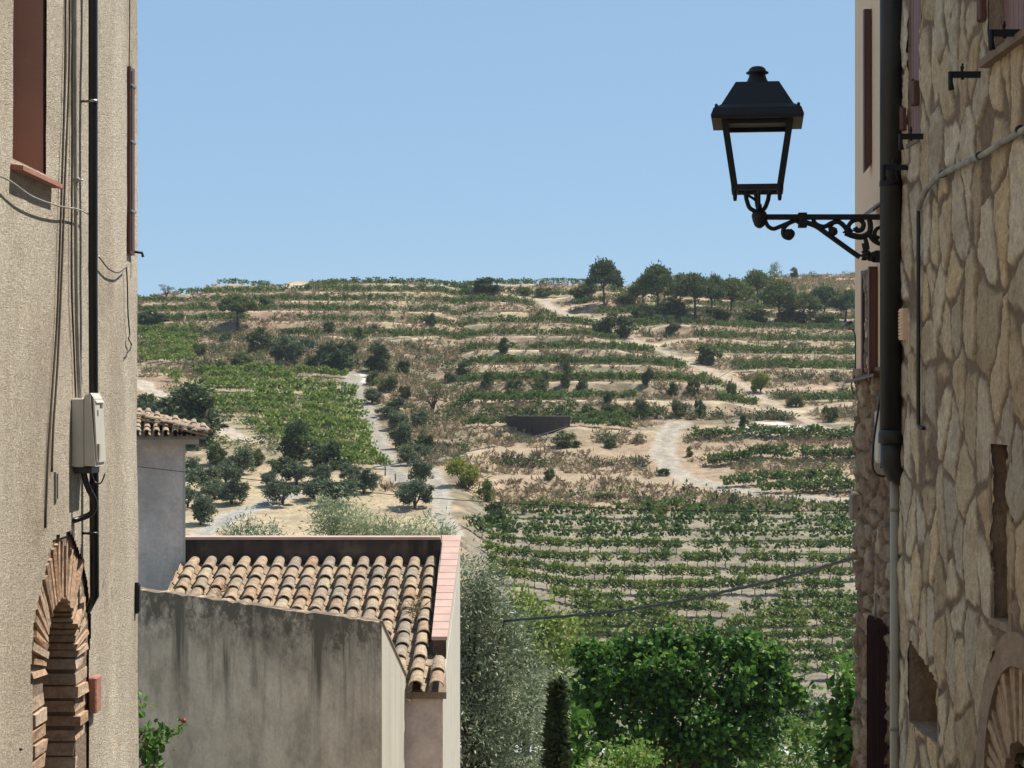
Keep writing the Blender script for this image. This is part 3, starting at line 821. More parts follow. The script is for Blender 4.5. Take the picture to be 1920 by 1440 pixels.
# bright vineyard on the left slope
bv = []
from bisect import bisect
for k, yr in enumerate(np.arange(706, 882, 11.5)):
    Yr = hit(560, yr).y
    pl = np.interp(yr, [700,740,790,830,880], [300,345,420,500,640]); pr = np.interp(yr, [700,740,800,850,880], [650,668,690,702,735])
    for x in np.arange((pl-CX)/F*Yr, (pr-CX)/F*Yr, .5):
        y = Yr+random.uniform(-.12, .12)
        if vn(np.array([x*.3]), np.array([y*.5]), 88)[0] > .27 and random.random() > .08: bv.append((x, y))
for k in range(5):   # the patch left of the lone pine
    for px in np.arange(262, 370, 5):
        if random.random() < .7:
            p = hit(px, 625+k*14+random.uniform(-3, 3)); bv.append((p.x, p.y))
bv = np.array(bv); bz = zt(bv[:, 0], bv[:, 1])
small = [vine_proto(50+i) for i in range(5)]
def thin(protos, n):   # fewer, larger leaves for the far ones
    out = []
    for V, Fq, mb in protos:
        k = n*4; V2 = V[:k].reshape(-1, 4, 3); c = V2.mean(1, keepdims=True); V2 = c+(V2-c)*1.35
        V2 = V2.reshape(-1, 3).copy(); V2[:, 2] = (V2[:, 2]-.20)*.95; out.append((V2, Fq[:n]))
    return out
far = thin(small, 46)
allt = [(*a, z) for a, z in zip(tv, tz)]
tag(link("terrace_grapevines", merge("terrace_grapevines", far, allt+rest, ML_vine, None, [.92]*len(allt)+[1.05]*len(rest))), 'green grapevines in long thin rows on the terraces of the hill', 'vines', kind='stuff')
tag(link('bright_vineyard', merge('bright_vineyard', far, [(*a, z) for a, z in zip(bv, bz)], ML_vinel)), 'light green grapevines packed on the slope left of the gravel track', 'vines', kind='stuff')

# dry grass and weeds on the banks
def tuft(seed, n=8, h=.55, w=.07):
    r = np.random.default_rng(seed)
    P = np.stack([r.normal(0,.16,n), r.normal(0,.16,n), np.zeros(n)-.03], 1)
    V, Fq = leaves(P, h, w*2/h, .95, None, r); return V, Fq
def scatter_pts(n, cond):
    px = rng.uniform(80, 1780, n); Y = 165+(352-165)*rng.random(n)**.85
    X = (px-CX)/F*Y; z = zt(X, Y); k = cond(px, Y, X)
    k &= alldist(X, Y) > 1.0
    fr_ = (zbase(X, Y)/STEP)%1; k &= (tmask(X, Y) < .3) | (fr_ < .34) | (fr_ > .62) & (rng.random(n) < .5)
    return [(a, b, c) for a, b, c in zip(X[k], Y[k], z[k])]
gp1 = scatter_pts(50000, lambda p, Y, X: (fbm(X/6, Y/6, 71) > .40) & ~((p < 700) & (Y < 232)) & ~((p > 700) & (Y < 168)))
Xr = rng.uniform(60, 100, 1); 
q_px = rng.uniform(1180, 1640, 5200); q_Y = rng.uniform(345, 442, 5200); q_X = (q_px-CX)/F*q_Y; q_k = fbm(q_X/7, q_Y/4, 75) > .45
gpr = list(zip(q_X[q_k], q_Y[q_k], zt(q_X[q_k], q_Y[q_k])))
tag(link('dry_grass', merge('dry_grass', [tuft(i) for i in range(8)], gp1+gpr, ML_dryg, 1)), 'pale dry grass covering the banks of the hillside', 'grass', kind='stuff')
BASE = lambda X, Y: (tmask(X, Y) < .3) | ((zbase(X, Y)/STEP)%1 < .13)
gp2 = scatter_pts(24000, lambda p, Y, X: (fbm(X/7, Y/3, 72) > .48) & BASE(X, Y) & ((tmask(X, Y) > .3) | (rng.random(len(X)) < .4)) & ~((p < 840) & (Y < 186)))
def scrubp(seed):
    r = np.random.default_rng(seed); P, O = clumps(7, 9, (.45,.45,.25), .3, (0,0,.28), .3, r); return leaves(P, .2, .55, .3, O, r)
tag(link('scrub', merge('scrub', [scrubp(i) for i in range(8)], gp2+gpr[::5], ML_weed, 1)), 'low grey green scrub and weeds scattered over the terrace banks', 'scrub', kind='stuff')
gp3 = scatter_pts(9000, lambda p, Y, X: (fbm(X/10, Y/4, 74) > .52) & BASE(X, Y) & ((tmask(X, Y) > .3) | (rng.random(len(X)) < .25)) & ~((p < 840) & (Y < 186)))
tag(link('dark_brushwood', merge('dark_brushwood', [scrubp(20+i) for i in range(6)], gp3, ML_dark, 1, [1.5]*len(gp3))), 'dark brushwood along the terrace walls of the hill', 'scrub', kind='stuff')

# round water tank on the slope
p = hit(1010, 803); p.y -= 1.6; p.z = at(0, 806, p.y).z; zt0 = at(1010, 781, p.y).z; r0 = 60*p.y/F
t = thing('water_tank', 'low dark round water tank dug into the brown slope', 'tank', (p.x, p.y+r0, p.z-.6))
mb = MB(); mb.lathe((0,0,0), [(r0,0),(r0,zt0-p.z+.55),(r0+.04,zt0-p.z+.56),(r0+.04,zt0-p.z+.64),(r0-.1,zt0-p.z+.64),(r0-.1,zt0-p.z+.3),(.01,zt0-p.z+.3)], 40)
link('tank_wall', mb.mesh('tank_wall', M_tank), t, (0,0,0))
mb = MB()
for k in range(16):
    a = k*math.pi/8+.1; mb.box(r0*math.cos(a)-.04, r0*math.cos(a)+.04, r0*math.sin(a)-.04, r0*math.sin(a)+.04, .1, zt0-p.z+.5)
link('seam_ribs', mb.mesh('seam_ribs', M_tank), t, (0,0,0))
# white planks lying near the wood
for k, (a, b) in enumerate((((1212,596),(1240,594)), ((1268,594),(1282,587)))):
    pa, pb = hit(*a), hit(*b); mb = MB(); mb.box(0,(pb-pa).length,-.12,.12,.0,.08); mb.box(.2,.32,-.5,.5,-.3,0); mb.box(1.2,1.32,-.5,.5,-.3,0)
    o = mb.build('timber_pile', M_white); o.location = pa+Vector((0,0,.35)); o.rotation_euler = (0,0,math.atan2((pb-pa).y,(pb-pa).x))
    tag(o, ['pale boards lying flat below the twin trunked pine', 'short pale board leaning on the bank right of the flat boards'][k], 'planks')

# ------------------------------------------------------------------ near trees
def crown_from(name, blobs, size, asp, mat, per=1.0, fold=.0, up=.1, r=None, droop=None, oute=1):
    r = r or np.random.default_rng(5); P = []; O = []
    for (c, rad, n, cr) in blobs:
        p, o = clumps(int(n), int(26*per), rad, cr, c, .55, r); P.append(p); O.append(o)
    P = np.concatenate(P); O = np.concatenate(O)*oute
    V, Fq = leaves(P, size, asp, up, O, r, fold=fold)
    return arrmesh(name, V, Fq, mat)
ML_mul = leafmat('mulberry_leaves', [(.03,.08,.018),(.065,.15,.026),(.13,.25,.045),(.24,.36,.07)], .38, .42, 1.2, .25)
ML_silver = leafmat('silvery_olive_leaves', [(.18,.22,.145),(.26,.30,.21),(.40,.44,.33),(.10,.135,.08)], .18, .45, 1.5)
ML_reed = leafmat('silvery_reed_leaves', [(.18,.23,.15),(.26,.31,.22),(.36,.40,.32),(.14,.19,.11)], .25, .45, 1.0)
ML_cyp = leafmat('cypress_leaves', [(.018,.032,.015),(.035,.055,.022),(.055,.08,.035)], .2, .7)
ML_rose = leafmat('rose_leaves', [(.06,.15,.03),(.12,.23,.05),(.20,.32,.09),(.24,.22,.08)], .35, .4)
def gzt(x, y): return float(zt(x, y)[0])
def near_tree(name, label, cat, px, Y, blobs, size, asp, mat, trunk_r=.15, per=1., fold=0., up=.1, limbs=8, seed=1, oute=1):
    x = (px-CX)/F*Y; g = gzt(x, Y)
    t = thing(name, label, cat, (x, Y, g)); r = np.random.default_rng(seed); rnd = random.Random(seed)
    B = []
    for (bpx, bpy_, rx, rz, n, cr) in blobs:     # blob in photo terms: centre, radii in px
        c = at(bpx, bpy_, Y); B.append(((c.x-x, 0+rnd.uniform(-.3,.3)*rx*Y/F, c.z-g), (rx*Y/F, rx*Y/F, rz*Y/F), n, cr))
    link('crown', crown_from('crown', B, size, asp, mat, per, fold, up, r, oute=oute), t, (0,0,0))
    mb = MB(); top = max(b[0][2] for b in B); cx_ = sum(b[0][0] for b in B)/len(B)
    mb.tube([(0,0,-.3),(cx_*.1,.02,top*.2),(cx_*.4,0,top*.45)], [trunk_r*1.25,trunk_r,trunk_r*.8], 9)
    for k in range(limbs):
        c, rad, _, _ = B[k % len(B)]; a = rnd.uniform(0, 6.28)
        e = Vector((c[0]+rad[0]*.6*math.cos(a), c[1]+rad[1]*.6*math.sin(a), c[2]+rad[2]*rnd.uniform(-.2,.6)))
        s0 = Vector((cx_*.4, 0, top*.42)); mb.tube([s0, s0.lerp(e,.5)+Vector((0,0,-.1*rnd.random())), e], [trunk_r*.5,trunk_r*.3,trunk_r*.08], 6)
    link('trunk', mb.mesh('trunk', M_bark), t, (0,0,0)); return t
near_tree('mulberry_tree', 'big bright green mulberry tree with broad glossy leaves in the lower right', 'tree', 1270, 46,
    [(1155,1272,62,50,20,.30),(1240,1262,80,54,28,.32),(1345,1262,80,52,26,.32),(1425,1290,48,56,16,.30),(1118,1325,44,58,15,.28),(1105,1232,22,18,4,.22),(1168,1212,26,18,5,.22),(1235,1205,24,16,5,.22),(1310,1208,30,16,5,.22),(1392,1212,28,20,5,.22),(1452,1245,24,26,5,.22),(1475,1310,20,30,5,.22),
     (1200,1350,80,60,22,.32),(1310,1350,90,70,26,.32),(1270,1425,110,55,22,.32),(1400,1370,50,46,12,.30),(1180,1420,55,36,9,.28)],
    .125, 1.0, ML_mul, .2, 3.4, .10, -.15, 14, 3)
near_tree('mulberry_tree', 'green leafy tree cut off by the stone house at the lower right edge', 'tree', 1640, 30,
    [(1600,1330,48,60,14,.35),(1620,1400,55,60,18,.35),(1590,1440,50,50,12,.35),(1660,1340,60,80,20,.35)], .11, 1., ML_mul, .14, 2.2, .10, -.1, 8, 4)
near_tree('silver_olive_tree', 'large silvery grey olive tree right of the tiled shed', 'tree', 868, 38,
    [(850,1150,80,110,44,.40),(800,1250,110,130,40,.4),(900,1230,85,110,60,.40),(950,1300,75,95,58,.38),(860,1350,130,120,70,.4),(960,1400,75,80,52,.36),(925,1165,45,60,18,.3),(890,1110,35,60,14,.28)],
    .10, .28, ML_silver, .16, 4.2, 0, .1, 14, 5)
near_tree('silver_olive_tree', 'silvery willowy tree showing above the middle of the shed parapet', 'tree', 650, 62,
    [(640,1000,50,45,22,.5),(668,1015,45,40,18,.5),(615,975,28,34,10,.4),(690,1030,40,40,14,.4)], .16, .2, ML_reed, .14, 4.2, 0, .35, 10, 6)
near_tree('silver_olive_tree', 'silvery willowy tree showing above the right end of the shed parapet', 'tree', 765, 62,
    [(770,1015,60,40,22,.5),(735,1020,40,38,14,.45),(800,1012,36,36,12,.4)], .16, .2, ML_reed, .14, 4.2, 0, .3, 10, 7)
near_tree('silver_olive_tree', 'low silvery bush peeping over the left part of the shed parapet', 'tree', 470, 64,
    [(455,1010,32,32,12,.4),(500,1022,36,28,12,.4)], .15, .22, ML_reed, .1, 4, 0, .3, 6, 8)
near_tree('dark_leafy_tree', 'dark green tree behind the cypress where the thick cable ends', 'tree', 985, 76,
    [(985,1160,58,42,26,.5),(1010,1215,60,60,26,.5),(960,1190,35,50,14,.5),(1060,1190,40,36,12,.4),(1005,1270,45,50,18,.45),(1060,1260,30,40,10,.4)], .20, .6, ML_vine, .14, 1.6, 0, .1, 9, 9)
near_tree('grey_green_tree', 'grey green tree in the gap between the silver olive and the mulberry', 'tree', 1040, 62,
    [(1045,1330,55,50,22,.4),(1015,1300,30,40,10,.35),(1075,1290,30,40,10,.35)], .13, .35, ML_silver, .12, 2., 0, .2, 7, 10)
near_tree('leafy_bush', 'bright green bush in front of the mulberry at the bottom edge', 'bush', 1165, 40,
    [(1140,1440,45,34,12,.3),(1190,1435,50,36,14,.3)], .09, .7, ML_rose, .05, 2., 0, .2, 6, 11)
near_tree('leafy_bush', 'light green bush right of the mulberry near the road', 'bush', 1480, 52,
    [(1470,1400,60,50,22,.35),(1520,1395,36,40,12,.35),(1435,1440,50,40,14,.35),(1440,1380,30,30,8,.3)], .13, .6, ML_rose, .06, 1.8, 0, .2, 7, 12)
near_tree('leafy_bush', 'small mulberry shoots left of the big mulberry beside the cypress', 'bush', 1070, 43,
    [(1070,1350,26,30,6,.25),(1085,1395,32,30,7,.25),(1060,1420,26,30,5,.25)], .17, .9, ML_mul, .05, .9, .06, -.1, 5, 13)
# cypress
x, Y = (1036-CX)/F*34, 34; g = gzt(x, Y); t = thing('cypress_tree', 'narrow dark cypress between the silver olive and the mulberry', 'tree', (x, Y, g))
ztop = at(0, 1285, Y).z-g; P = []; O = []
rc = np.random.default_rng(4); n = 9000; zz = rc.random(n)**.8; w = .24*np.sqrt(np.clip(1-zz, 0, 1))*1.1+.03
a = rc.uniform(0, 6.28, n); rr = w*rc.random(n)**.4
P = np.stack([rr*np.cos(a)+zz*.09, rr*np.sin(a), zz*ztop], 1)
V, Fq = leaves(P, .15, .35, .7, None, rc); link('crown', arrmesh('crown', V, Fq, ML_cyp), t, (0,0,0))
mb = MB(); mb.tube([(0,0,-.2),(.06,0,ztop*.7)], [.07,.02], 8); link('trunk', mb.mesh('trunk', M_bark), t, (0,0,0))

# rose bush by the left house's corner
Y = 13.5; x = (265-CX)/F*Y; g = gzt(x, Y)
t = thing('rose_bush', 'climbing rose with one dark red flower against the stained grey wall', 'rose bush', (x, Y, g))
mb = MB(); r = np.random.default_rng(12); P = []; O = []
stems = [[(240,1440),(262,1420),(280,1395),(305,1375),(325,1368),(343,1358)], [(240,1430),(262,1380),(272,1372),(290,1370)], [(250,1470),(275,1440),(290,1412),(300,1395)], [(238,1400),(252,1350),(262,1330),(264,1310)]]
base = Vector((0,0,0))
for st in stems:
    pts = [at(px, py, Y+random.uniform(-.05,.1))-Vector((x, Y, g)) for px, py in st]; pts = [Vector((0,0,0)), Vector((-.15,0,pts[0].z*.6))]+pts
    cv = curve(pts, 6); mb.tube(cv, [.008*(1-.6*i/len(cv)) for i in range(len(cv))], 5)
    for q in cv[len(cv)//3:]:
        for k in range(2):
            P.append(tuple(q+Vector((random.gauss(0,.03), random.gauss(0,.04), random.gauss(0,.025)))))
for k in range(95): 
    q = at(random.gauss(288,14), random.gauss(1392,12), Y)-Vector((x, Y, g)); P.append((q.x, random.gauss(0,.06), q.z))
for k in range(40):
    q = at(random.gauss(288,8), random.gauss(1420,14), Y)-Vector((x, Y, g)); P.append((q.x, random.gauss(0,.05), q.z))
V, Fq = leaves(np.array(P), .05, .75, -.2, None, r, fold=.1)
link('stem', mb.mesh('stem', M_bark), t, (0,0,0)); link('foliage', arrmesh('foliage', V, Fq, ML_rose), t, (0,0,0))
M_rose = simple('rose_petal', (.28,.006,.02), (.14,.003,.012), 60, .6)
mb = MB(); q = at(345, 1353, Y)-Vector((x, Y, g))
for k in range(4): mb.lathe((q.x, q.y, q.z-.012), [(.004,0),(.018-.003*k,.008+.002*k),(.022-.004*k,.02+.003*k),(.014-.003*k,.03+.003*k)], 9)
link('flower', mb.mesh('flower', M_rose), t, (0,0,0))

# ------------------------------------------------------------------ clay tile roof helper
def tile_mesh(mb, o, u, v, nrm, Wd, L, cov=True, r0=.094, r1=.076, n=7, jit=0):
    """half barrel tile from upper point o running down v, across u. wide end is the lower end for cover tiles"""
    ra, rb = (r1, r0) if cov else (r0, r1)
    th = .014; vs = []
    ju = random.uniform(-1, 1)*jit; jz = random.uniform(0, 1)*jit*.6
    for s_, rr in ((0, ra), (1, rb)):
        c = o+v*(L*s_)+u*(ju*s_)
        lift = (0.0 if s_ == 0 else .030*r0/.094)+jz if cov else 0
        for lay in (0, th):
            for j in range(n+1):
                a = math.pi*j/n
                if cov: p_ = c+u*((rr-lay)*math.cos(a))+nrm*((rr-lay)*math.sin(a)*.85+lift)
                else: p_ = c+u*((rr-lay)*math.cos(a))-nrm*((rr-lay)*math.sin(a)*.7)
                vs.append(p_)
    m = n+1; fs = []
    for j in range(n):
        fs.append((j, j+1, 2*m+j+1, 2*m+j))              # outer
        fs.append((m+j+1, m+j, 3*m+j, 3*m+j+1))          # inner
        fs.append((2*m+j, 2*m+j+1, 3*m+j+1, 3*m+j))      # lower rim
    fs.append((0, 2*m, 3*m, m)); fs.append((n, m+n, 3*m+n, 2*m+n))
    mb.add(vs, fs, False)
def tiles(mb, o, u, v, ncol, nrow, pitch, expo, keep=None, jit=.008, r0=.089, r1=.072):
    nrm = u.cross(v).normalized(); 
    if nrm.z < 0: nrm = -nrm
    for i in range(ncol+1):
        for k in range(nrow):
            oc = o+u*(i*pitch)+v*(k*expo-.0)
            if i <= ncol-1:
                c = oc+u*(pitch*.5)+nrm*.055
                if keep is None or keep(c+v*expo): tile_mesh(mb, c, u, v, nrm, pitch, expo*1.18, True, r0, r1, jit=jit)
            c2 = oc+nrm*.03+v*.0
            if keep is None or keep(c2+v*expo): tile_mesh(mb, c2-v*.03, u, v, nrm, pitch, expo*1.12, False, r0, r1, jit=jit*.3)

# ------------------------------------------------------------------ tiled shed
D1, D0 = 27.7, 23.3
xr = -.735; xl = -4.62
t = thing('tiled_shed', 'small shed with a weathered clay tile roof and pink topped parapet', 'shed', (0, 0, 0))
zr1 = at(0, 1054, D1).z; zr0 = at(0, 1292, D0).z      # roof plane under the tiles
sl_ = (zr1-zr0)/(D1-D0)
GZ = -9.2
mb = MB()
mb.box(xl, xr-.088, D0+.085, D0+.37, GZ, zr0-.04)                 # front wall below the eaves
mb.build('front_wall', M_front, t)
mb = MB(); zc = at(0, 1005, D1).z
mb.box(xl, xr-.26, D1-.02, D1+.24, GZ, zc-.05); mb.build('back_parapet', M_parapet, t)
mb = MB(); mb.box(xl-.02, xr-.27, D1-.035, D1+.27, zc-.05, zc-.012); mb.build('back_coping', M_coping, t)
# side wall with sloping top
ye = 24.35; ztn = at(0, 1193, ye).z
M_side = simple('pale_side_plaster', (.48,.43,.35), (.41,.37,.30), 2.5, .95, .004, 30)
mb = MB(); xs0, xs1 = xr-.24, xr
mb.hexa([(xs0,D0+.12,GZ),(xs1-.085,D0+.10,GZ),(xs1,D1+.24,GZ),(xs0,D1+.24,GZ),(xs0,D0+.12,zr0-.02),(xs1-.085,D0+.10,zr0-.02),(xs1,D1+.24,zr1),(xs0,D1+.24,zr1)]); 
o = mb.build('side_wall', M_side, t)
mb = MB(); mb.hexa([(xs0,ye,zr0-.1),(xs1-.075,ye,zr0-.1),(xs1,D1+.24,zr1-.1),(xs0,D1+.24,zr1-.1),(xs0,ye,ztn-.045),(xs1-.075,ye,ztn-.045),(xs1,D1+.24,zc-.045),(xs0,D1+.24,zc-.045)])
mb.build('side_parapet', M_parapet if False else M_side, t)
mb = MB(); mb.hexa([(xs0-.004,ye+.002,ztn-.4),(xs0,ye+.002,ztn-.4),(xs0,D1-.03,zc-.55),(xs0-.004,D1-.03,zc-.55),(xs0-.004,ye+.002,ztn-.05),(xs0,ye+.002,ztn-.05),(xs0,D1-.03,zc-.05),(xs0-.004,D1-.03,zc-.05)])
mb.build('side_parapet_inner_face', M_parapet, t)
mb = MB(); mb.box(xs0, xs1-.078, ye-.006, ye-.001, ztn-.42, ztn-.05); mb.build('parapet_end_face', M_parapet, t)
mb = MB(); nq = 15
for k in range(nq):
    a0 = k/nq; a1 = (k+1)/nq-.004
    y0, y1 = ye-.03+(D1+.27-ye+.03)*a0, ye-.03+(D1+.27-ye+.03)*a1
    za, zb = ztn+(zc-ztn)*a0, ztn+(zc-ztn)*a1
    xa, xb = xs1-.075*(1-a0), xs1-.075*(1-a1)
    mb.hexa([(xs0-.015,y0,za-.045),(xa+.012,y0,za-.045),(xb+.012,y1,zb-.045),(xs0-.015,y1,zb-.045),(xs0-.015,y0,za),(xa+.012,y0,za),(xb+.012,y1,zb),(xs0-.015,y1,zb)])
mb.build('side_coping', M_coping, t)
u = Vector((1,0,0)); v = Vector((0, -(D1-D0), zr0-zr1)); Lv = v.length; v.normalize()
pitch = .2365; ncol = 15
mb = MB(); o0 = Vector((xs0-.03-ncol*pitch, D1-.05, zr1-.02))
nrow = 11; expo = (Lv-.02)/nrow
tiles(mb, o0, u, v, ncol, nrow, pitch, expo, jit=.016)
# the last column runs over the side wall once the parapet stops
oo = Vector((xs0-.03, 0, 0)); k0 = 9
tiles(mb, o0+u*(ncol*pitch)+v*(k0*expo), u, v, 1, nrow-k0, pitch, expo, keep=lambda p_: p_.x < xr-.1)
mb.build('roof_tiles', M_tile, t)
mb = MB(); mb.hexa([(xl,D0+.02,zr0-.12),(xs0+.2,D0+.02,zr0-.12),(xs0+.0,D1,zr1-.16),(xl,D1,zr1-.16),(xl,D0+.02,zr0-.04),(xs0+.2,D0+.02,zr0-.04),(xs0,D1,zr1-.07),(xl,D1,zr1-.07)])
mb.build('roof_deck', M_mortar, t)
# dry plants between the tiles
def roofpt(px, py):
    # ray to the roof plane
    k = (HY-py)/F   # z = k*y ; z = zr0+sl*(y-D0)
    y = (zr0+.10-sl_*D0)/(k-sl_); return at(px, py, y)
for k, (px, py, n, s_, lb) in enumerate(((775,1148,60,.28,'tangle of dry straw growing on the tiles near the pink coping'), (422,1112,40,.2,'yellow dry weed on the lower left of the tile roof'), (778,1128,24,.16,'small dry tuft just above the straw tangle on the tiles'))):
    p = roofpt(px, py); r = np.random.default_rng(k); P = np.stack([r.normal(0,.06,n), r.normal(0,.09,n), r.normal(.02,.03,n)], 1)
    V, Fq = leaves(P, s_*.6, .12, .5, None, r); o = link('dry_weed', arrmesh('dry_weed', V, Fq, ML_dryg)); o.location = p; tag(o, lb, 'weed')

# stained grey wall in front of the shed
t = thing('stained_wall', 'tall grey plaster wall with black rain streaks below its sloping top', 'wall', (0, 0, 0))
A = Vector((at(258,1105,22.8).x, 22.8)); B_ = Vector((at(715,1168,19.35).x, 19.35)); Cc = Vector((at(760,1267,23.38).x, 23.38))
zA = at(0,1105,22.8).z; zB = at(0,1168,19.35).z; zC = at(0,1267,23.38).z
dirn = (B_-A).normalized(); nr = Vector((-dirn.y, dirn.x)); 
if nr.y < 0: nr = -nr
E = A-dirn*.4; nr = Vector((0, 1))
n = 40; mb = MB(); vs = []; fs = []
for i in range(n+1):
    q = E.lerp(B_, i/n); zt_ = zB+(random.uniform(-.012,.012) if 0 < i < n else 0)
    vs += [(q.x,q.y,GZ),(q.x,q.y,zt_),(q.x+nr.x*.25,q.y+nr.y*.25,zt_+.0),(q.x+nr.x*.25,q.y+nr.y*.25,GZ)]
for i in range(n):
    a = i*4; fs += [(a,a+4,a+5,a+1),(a+1,a+5,a+6,a+2),(a+2,a+6,a+7,a+3)]
fs += [(0,1,2,3),(n*4+3,n*4+2,n*4+1,n*4)]
mb.add(vs, fs); mb.build('front_wall', M_greywall, t)
mb = MB(); d2 = (Cc-B_).normalized(); n2_ = Vector((-d2.y, d2.x)); 
if n2_.x > 0: n2_ = -n2_
b0 = B_+d2*.003; 
pts = [b0, Cc, Cc+n2_*.25, b0-dirn*.25+Vector((0,.02))]
mb.hexa([(p_.x+.004,p_.y,GZ) for p_ in pts]+[(pts[0].x+.004,pts[0].y,zB),(pts[1].x+.004,pts[1].y,zC),(pts[2].x,pts[2].y,zC),(pts[3].x,pts[3].y,zB)])
mb.build('side_wall', M_sidewall, t)
mb = MB(); mb.hexa([(b0.x-.02,b0.y,zB),(b0.x+.02,b0.y,zB),(Cc.x+.02,Cc.y-.01,zC),(Cc.x-.1,Cc.y-.01,zC),(b0.x-.02,b0.y,zB+.02),(b0.x+.02,b0.y,zB+.02),(Cc.x+.02,Cc.y-.01,zC+.02),(Cc.x-.1,Cc.y-.01,zC+.02)])
mb.build('side_coping', M_mortar, t)
mb = MB(); q0 = E+nr*.25; q1 = B_-dirn*.3+nr*.25
mb.hexa([(q0.x,q0.y,zC-.5),(q1.x,q1.y,zC-.5),(Cc.x-.25,Cc.y,zC-.5),(q0.x,D0+.1,zC-.5),(q0.x,q0.y,zC-.4),(q1.x,q1.y,zC-.4),(Cc.x-.25,Cc.y,zC-.4),(q0.x,D0+.1,zC-.4)])
mb.build('terrace_floor', M_mortar, t)
for (ax, ay, bx, by, lb) in ((757,1308,769,1314,'thin rod sticking out of the pale end of the grey wall'),):
    mb = MB(); mb.tube([at(ax-8,ay-3,23.2), at(bx,by,23.1)], .008, 5); tag(mb.build('metal_rod', M_conduit), lb, 'rod')

# lavender grey house behind the shed
t = thing('lavender_house', 'grey lavender rendered house with clay tile eaves behind the shed', 'house', (0, 0, 0))
hx = at(348, 0, D1-.0).x; hy = D1-.05; ez = at(0, 832, hy).z
mb = MB(); mb.box(hx-7, hx, hy, hy+7, GZ-.5, ez); mb.build('wall', M_lavender, t)
mb = MB(); mb.box(hx-7, hx+.003, hy-.004, hy-.001, ez-2.3, ez-2.295) if False else None
mb.box(hx-.03, hx+.006, hy-.006, hy+.05, GZ, ez-.02); mb.build('lit_edge_strip', M_side, t)  # thin plaster strip standing in for the wall's sunlit right edge
cx1 = at(375, 0, hy).x
mb = MB(); mb.box(hx-7, cx1-.02, hy-.22, hy+7.2, ez-.005, ez+.08); mb.box(hx-7, cx1+.03, hy-.30, hy+7.2, ez+.08, ez+.10); mb.build('cornice', M_white, t)
ex = at(376, 0, hy-.45).x; ey = hy-.45; e0 = ez+.11; sl2 = .24; HW = 3.2
# hip roof: front plane and right plane
deck = MB()
ap = (ex-HW, ey+HW, e0+sl2*HW); ap2 = (ex-7.5, ey+HW, e0+sl2*HW); back = (ex, ey+2*HW, e0); b2 = (ex-7.5, ey+2*HW, e0)
deck.add([(ex,ey,e0),(ex-7.5,ey,e0),ap2,ap,back,b2,(ex,ey,e0-.04),(ex-7.5,ey,e0-.04),(ex,ey+2*HW,e0-.04),(ex-7.5,ey+2*HW,e0-.04)],
         [(0,3,2,1),(0,4,3),(4,5,2,3),(6,7,9,8),(0,1,7,6),(4,0,6,8)])
roof = deck.build('roof', M_mortar, t)
mb = MB(); vf = Vector((0,-1,-sl2)).normalized(); Ls = HW*math.sqrt(1+sl2*sl2); nr_ = 8; ex_ = Ls/nr_
tiles(mb, Vector((ex-7.4, ey+HW, e0+sl2*HW-.0)), Vector((1,0,0)), vf, 58, 15, .128, Ls/15, jit=.004, r0=.048, r1=.040, keep=lambda p_: (ex-p_.x) > (p_.y-ey)-.25 and p_.x < ex)
vr = Vector((1,0,-sl2)).normalized()
tiles(mb, Vector((ex-HW, ey, e0+sl2*HW)), Vector((0,1,0)), vr, 50, 15, .128, Ls/15, jit=.004, r0=.048, r1=.040, keep=lambda p_: (p_.y-ey) > (ex-p_.x)-.25 and (ey+2*HW-p_.y) > (ex-p_.x)-.25)
hp = [Vector((ex, ey, e0)), Vector(ap)]; hd = (hp[0]-hp[1]); hl = hd.length; hd.normalize(); hu = Vector((hd.y,-hd.x,0)).normalized(); hn = hu.cross(hd); hn = hn if hn.z > 0 else -hn
for k in range(11): tile_mesh(mb, hp[1]+hd*(k*hl/11)+hn*.05, hu, hd, hn, .2, hl/11*1.15, True, .058, .048, jit=.006)
o = mb.build('roof_tiles', M_tile, t)
RZ = Matrix.Translation((hx, hy, 0)) @ Matrix.Rotation(R(9.6), 4, 'Z') @ Matrix.Translation((-hx, -hy, 0))
for ch in list(t.children): ch.data.transform(RZ)

# ------------------------------------------------------------------ left stucco house
XL = -1.9
def YL(px): return -XL*F/(CX-px)
def ZL(py, y): return (HY-py)/F*y
t = thing('stucco_house', 'rough beige stucco house wall filling the left side', 'house', (0, 0, 0))
y_end = YL(258); ztop, zbot = 4.6, -3.4
wy0, wy1 = YL(25), YL(88); wz0, wz1 = .92, 2.25           # window
ay0, ay1 = YL(88), YL(146); ayc = (ay0+ay1)/2; ar = (ay1-ay0)/2; azc = -.84-ar; ring = .30
oy0, oy1 = ayc-ar-.24, ayc+ar+.24
# wall: front skin with holes, made on a fine grid
gy_ = np.unique(np.concatenate([np.linspace(-6, 6.8, 14), np.linspace(6.8, y_end, 190), [wy0, wy1]]))
gz_ = np.unique(np.concatenate([np.linspace(zbot, -2.2, 6), np.linspace(-2.2, 2.6, 300), np.linspace(2.6, ztop, 6), [wz0, wz1]]))
GY, GZz = np.meshgrid(gy_, gz_); cyy = (GY[:-1, :-1]+GY[1:, 1:])/2; czz = (GZz[:-1, :-1]+GZz[1:, 1:])/2
edge = (fbm(cyy*9, czz*9, 91)-.5)*.06
inw = (cyy > wy0) & (cyy < wy1) & (czz > wz0) & (czz < wz1)
rr_ = np.hypot(cyy-ayc, czz-azc)
ina = ((rr_ < ar+ring-.025+edge) & (czz > azc)) | ((cyy > oy0+edge*.6) & (cyy < oy1+edge*.6) & (czz <= azc))
keepf = ~(inw | ina)
nyy = len(gy_); idx = (np.arange(len(gz_)-1)[:, None]*nyy+np.arange(nyy-1)[None, :])
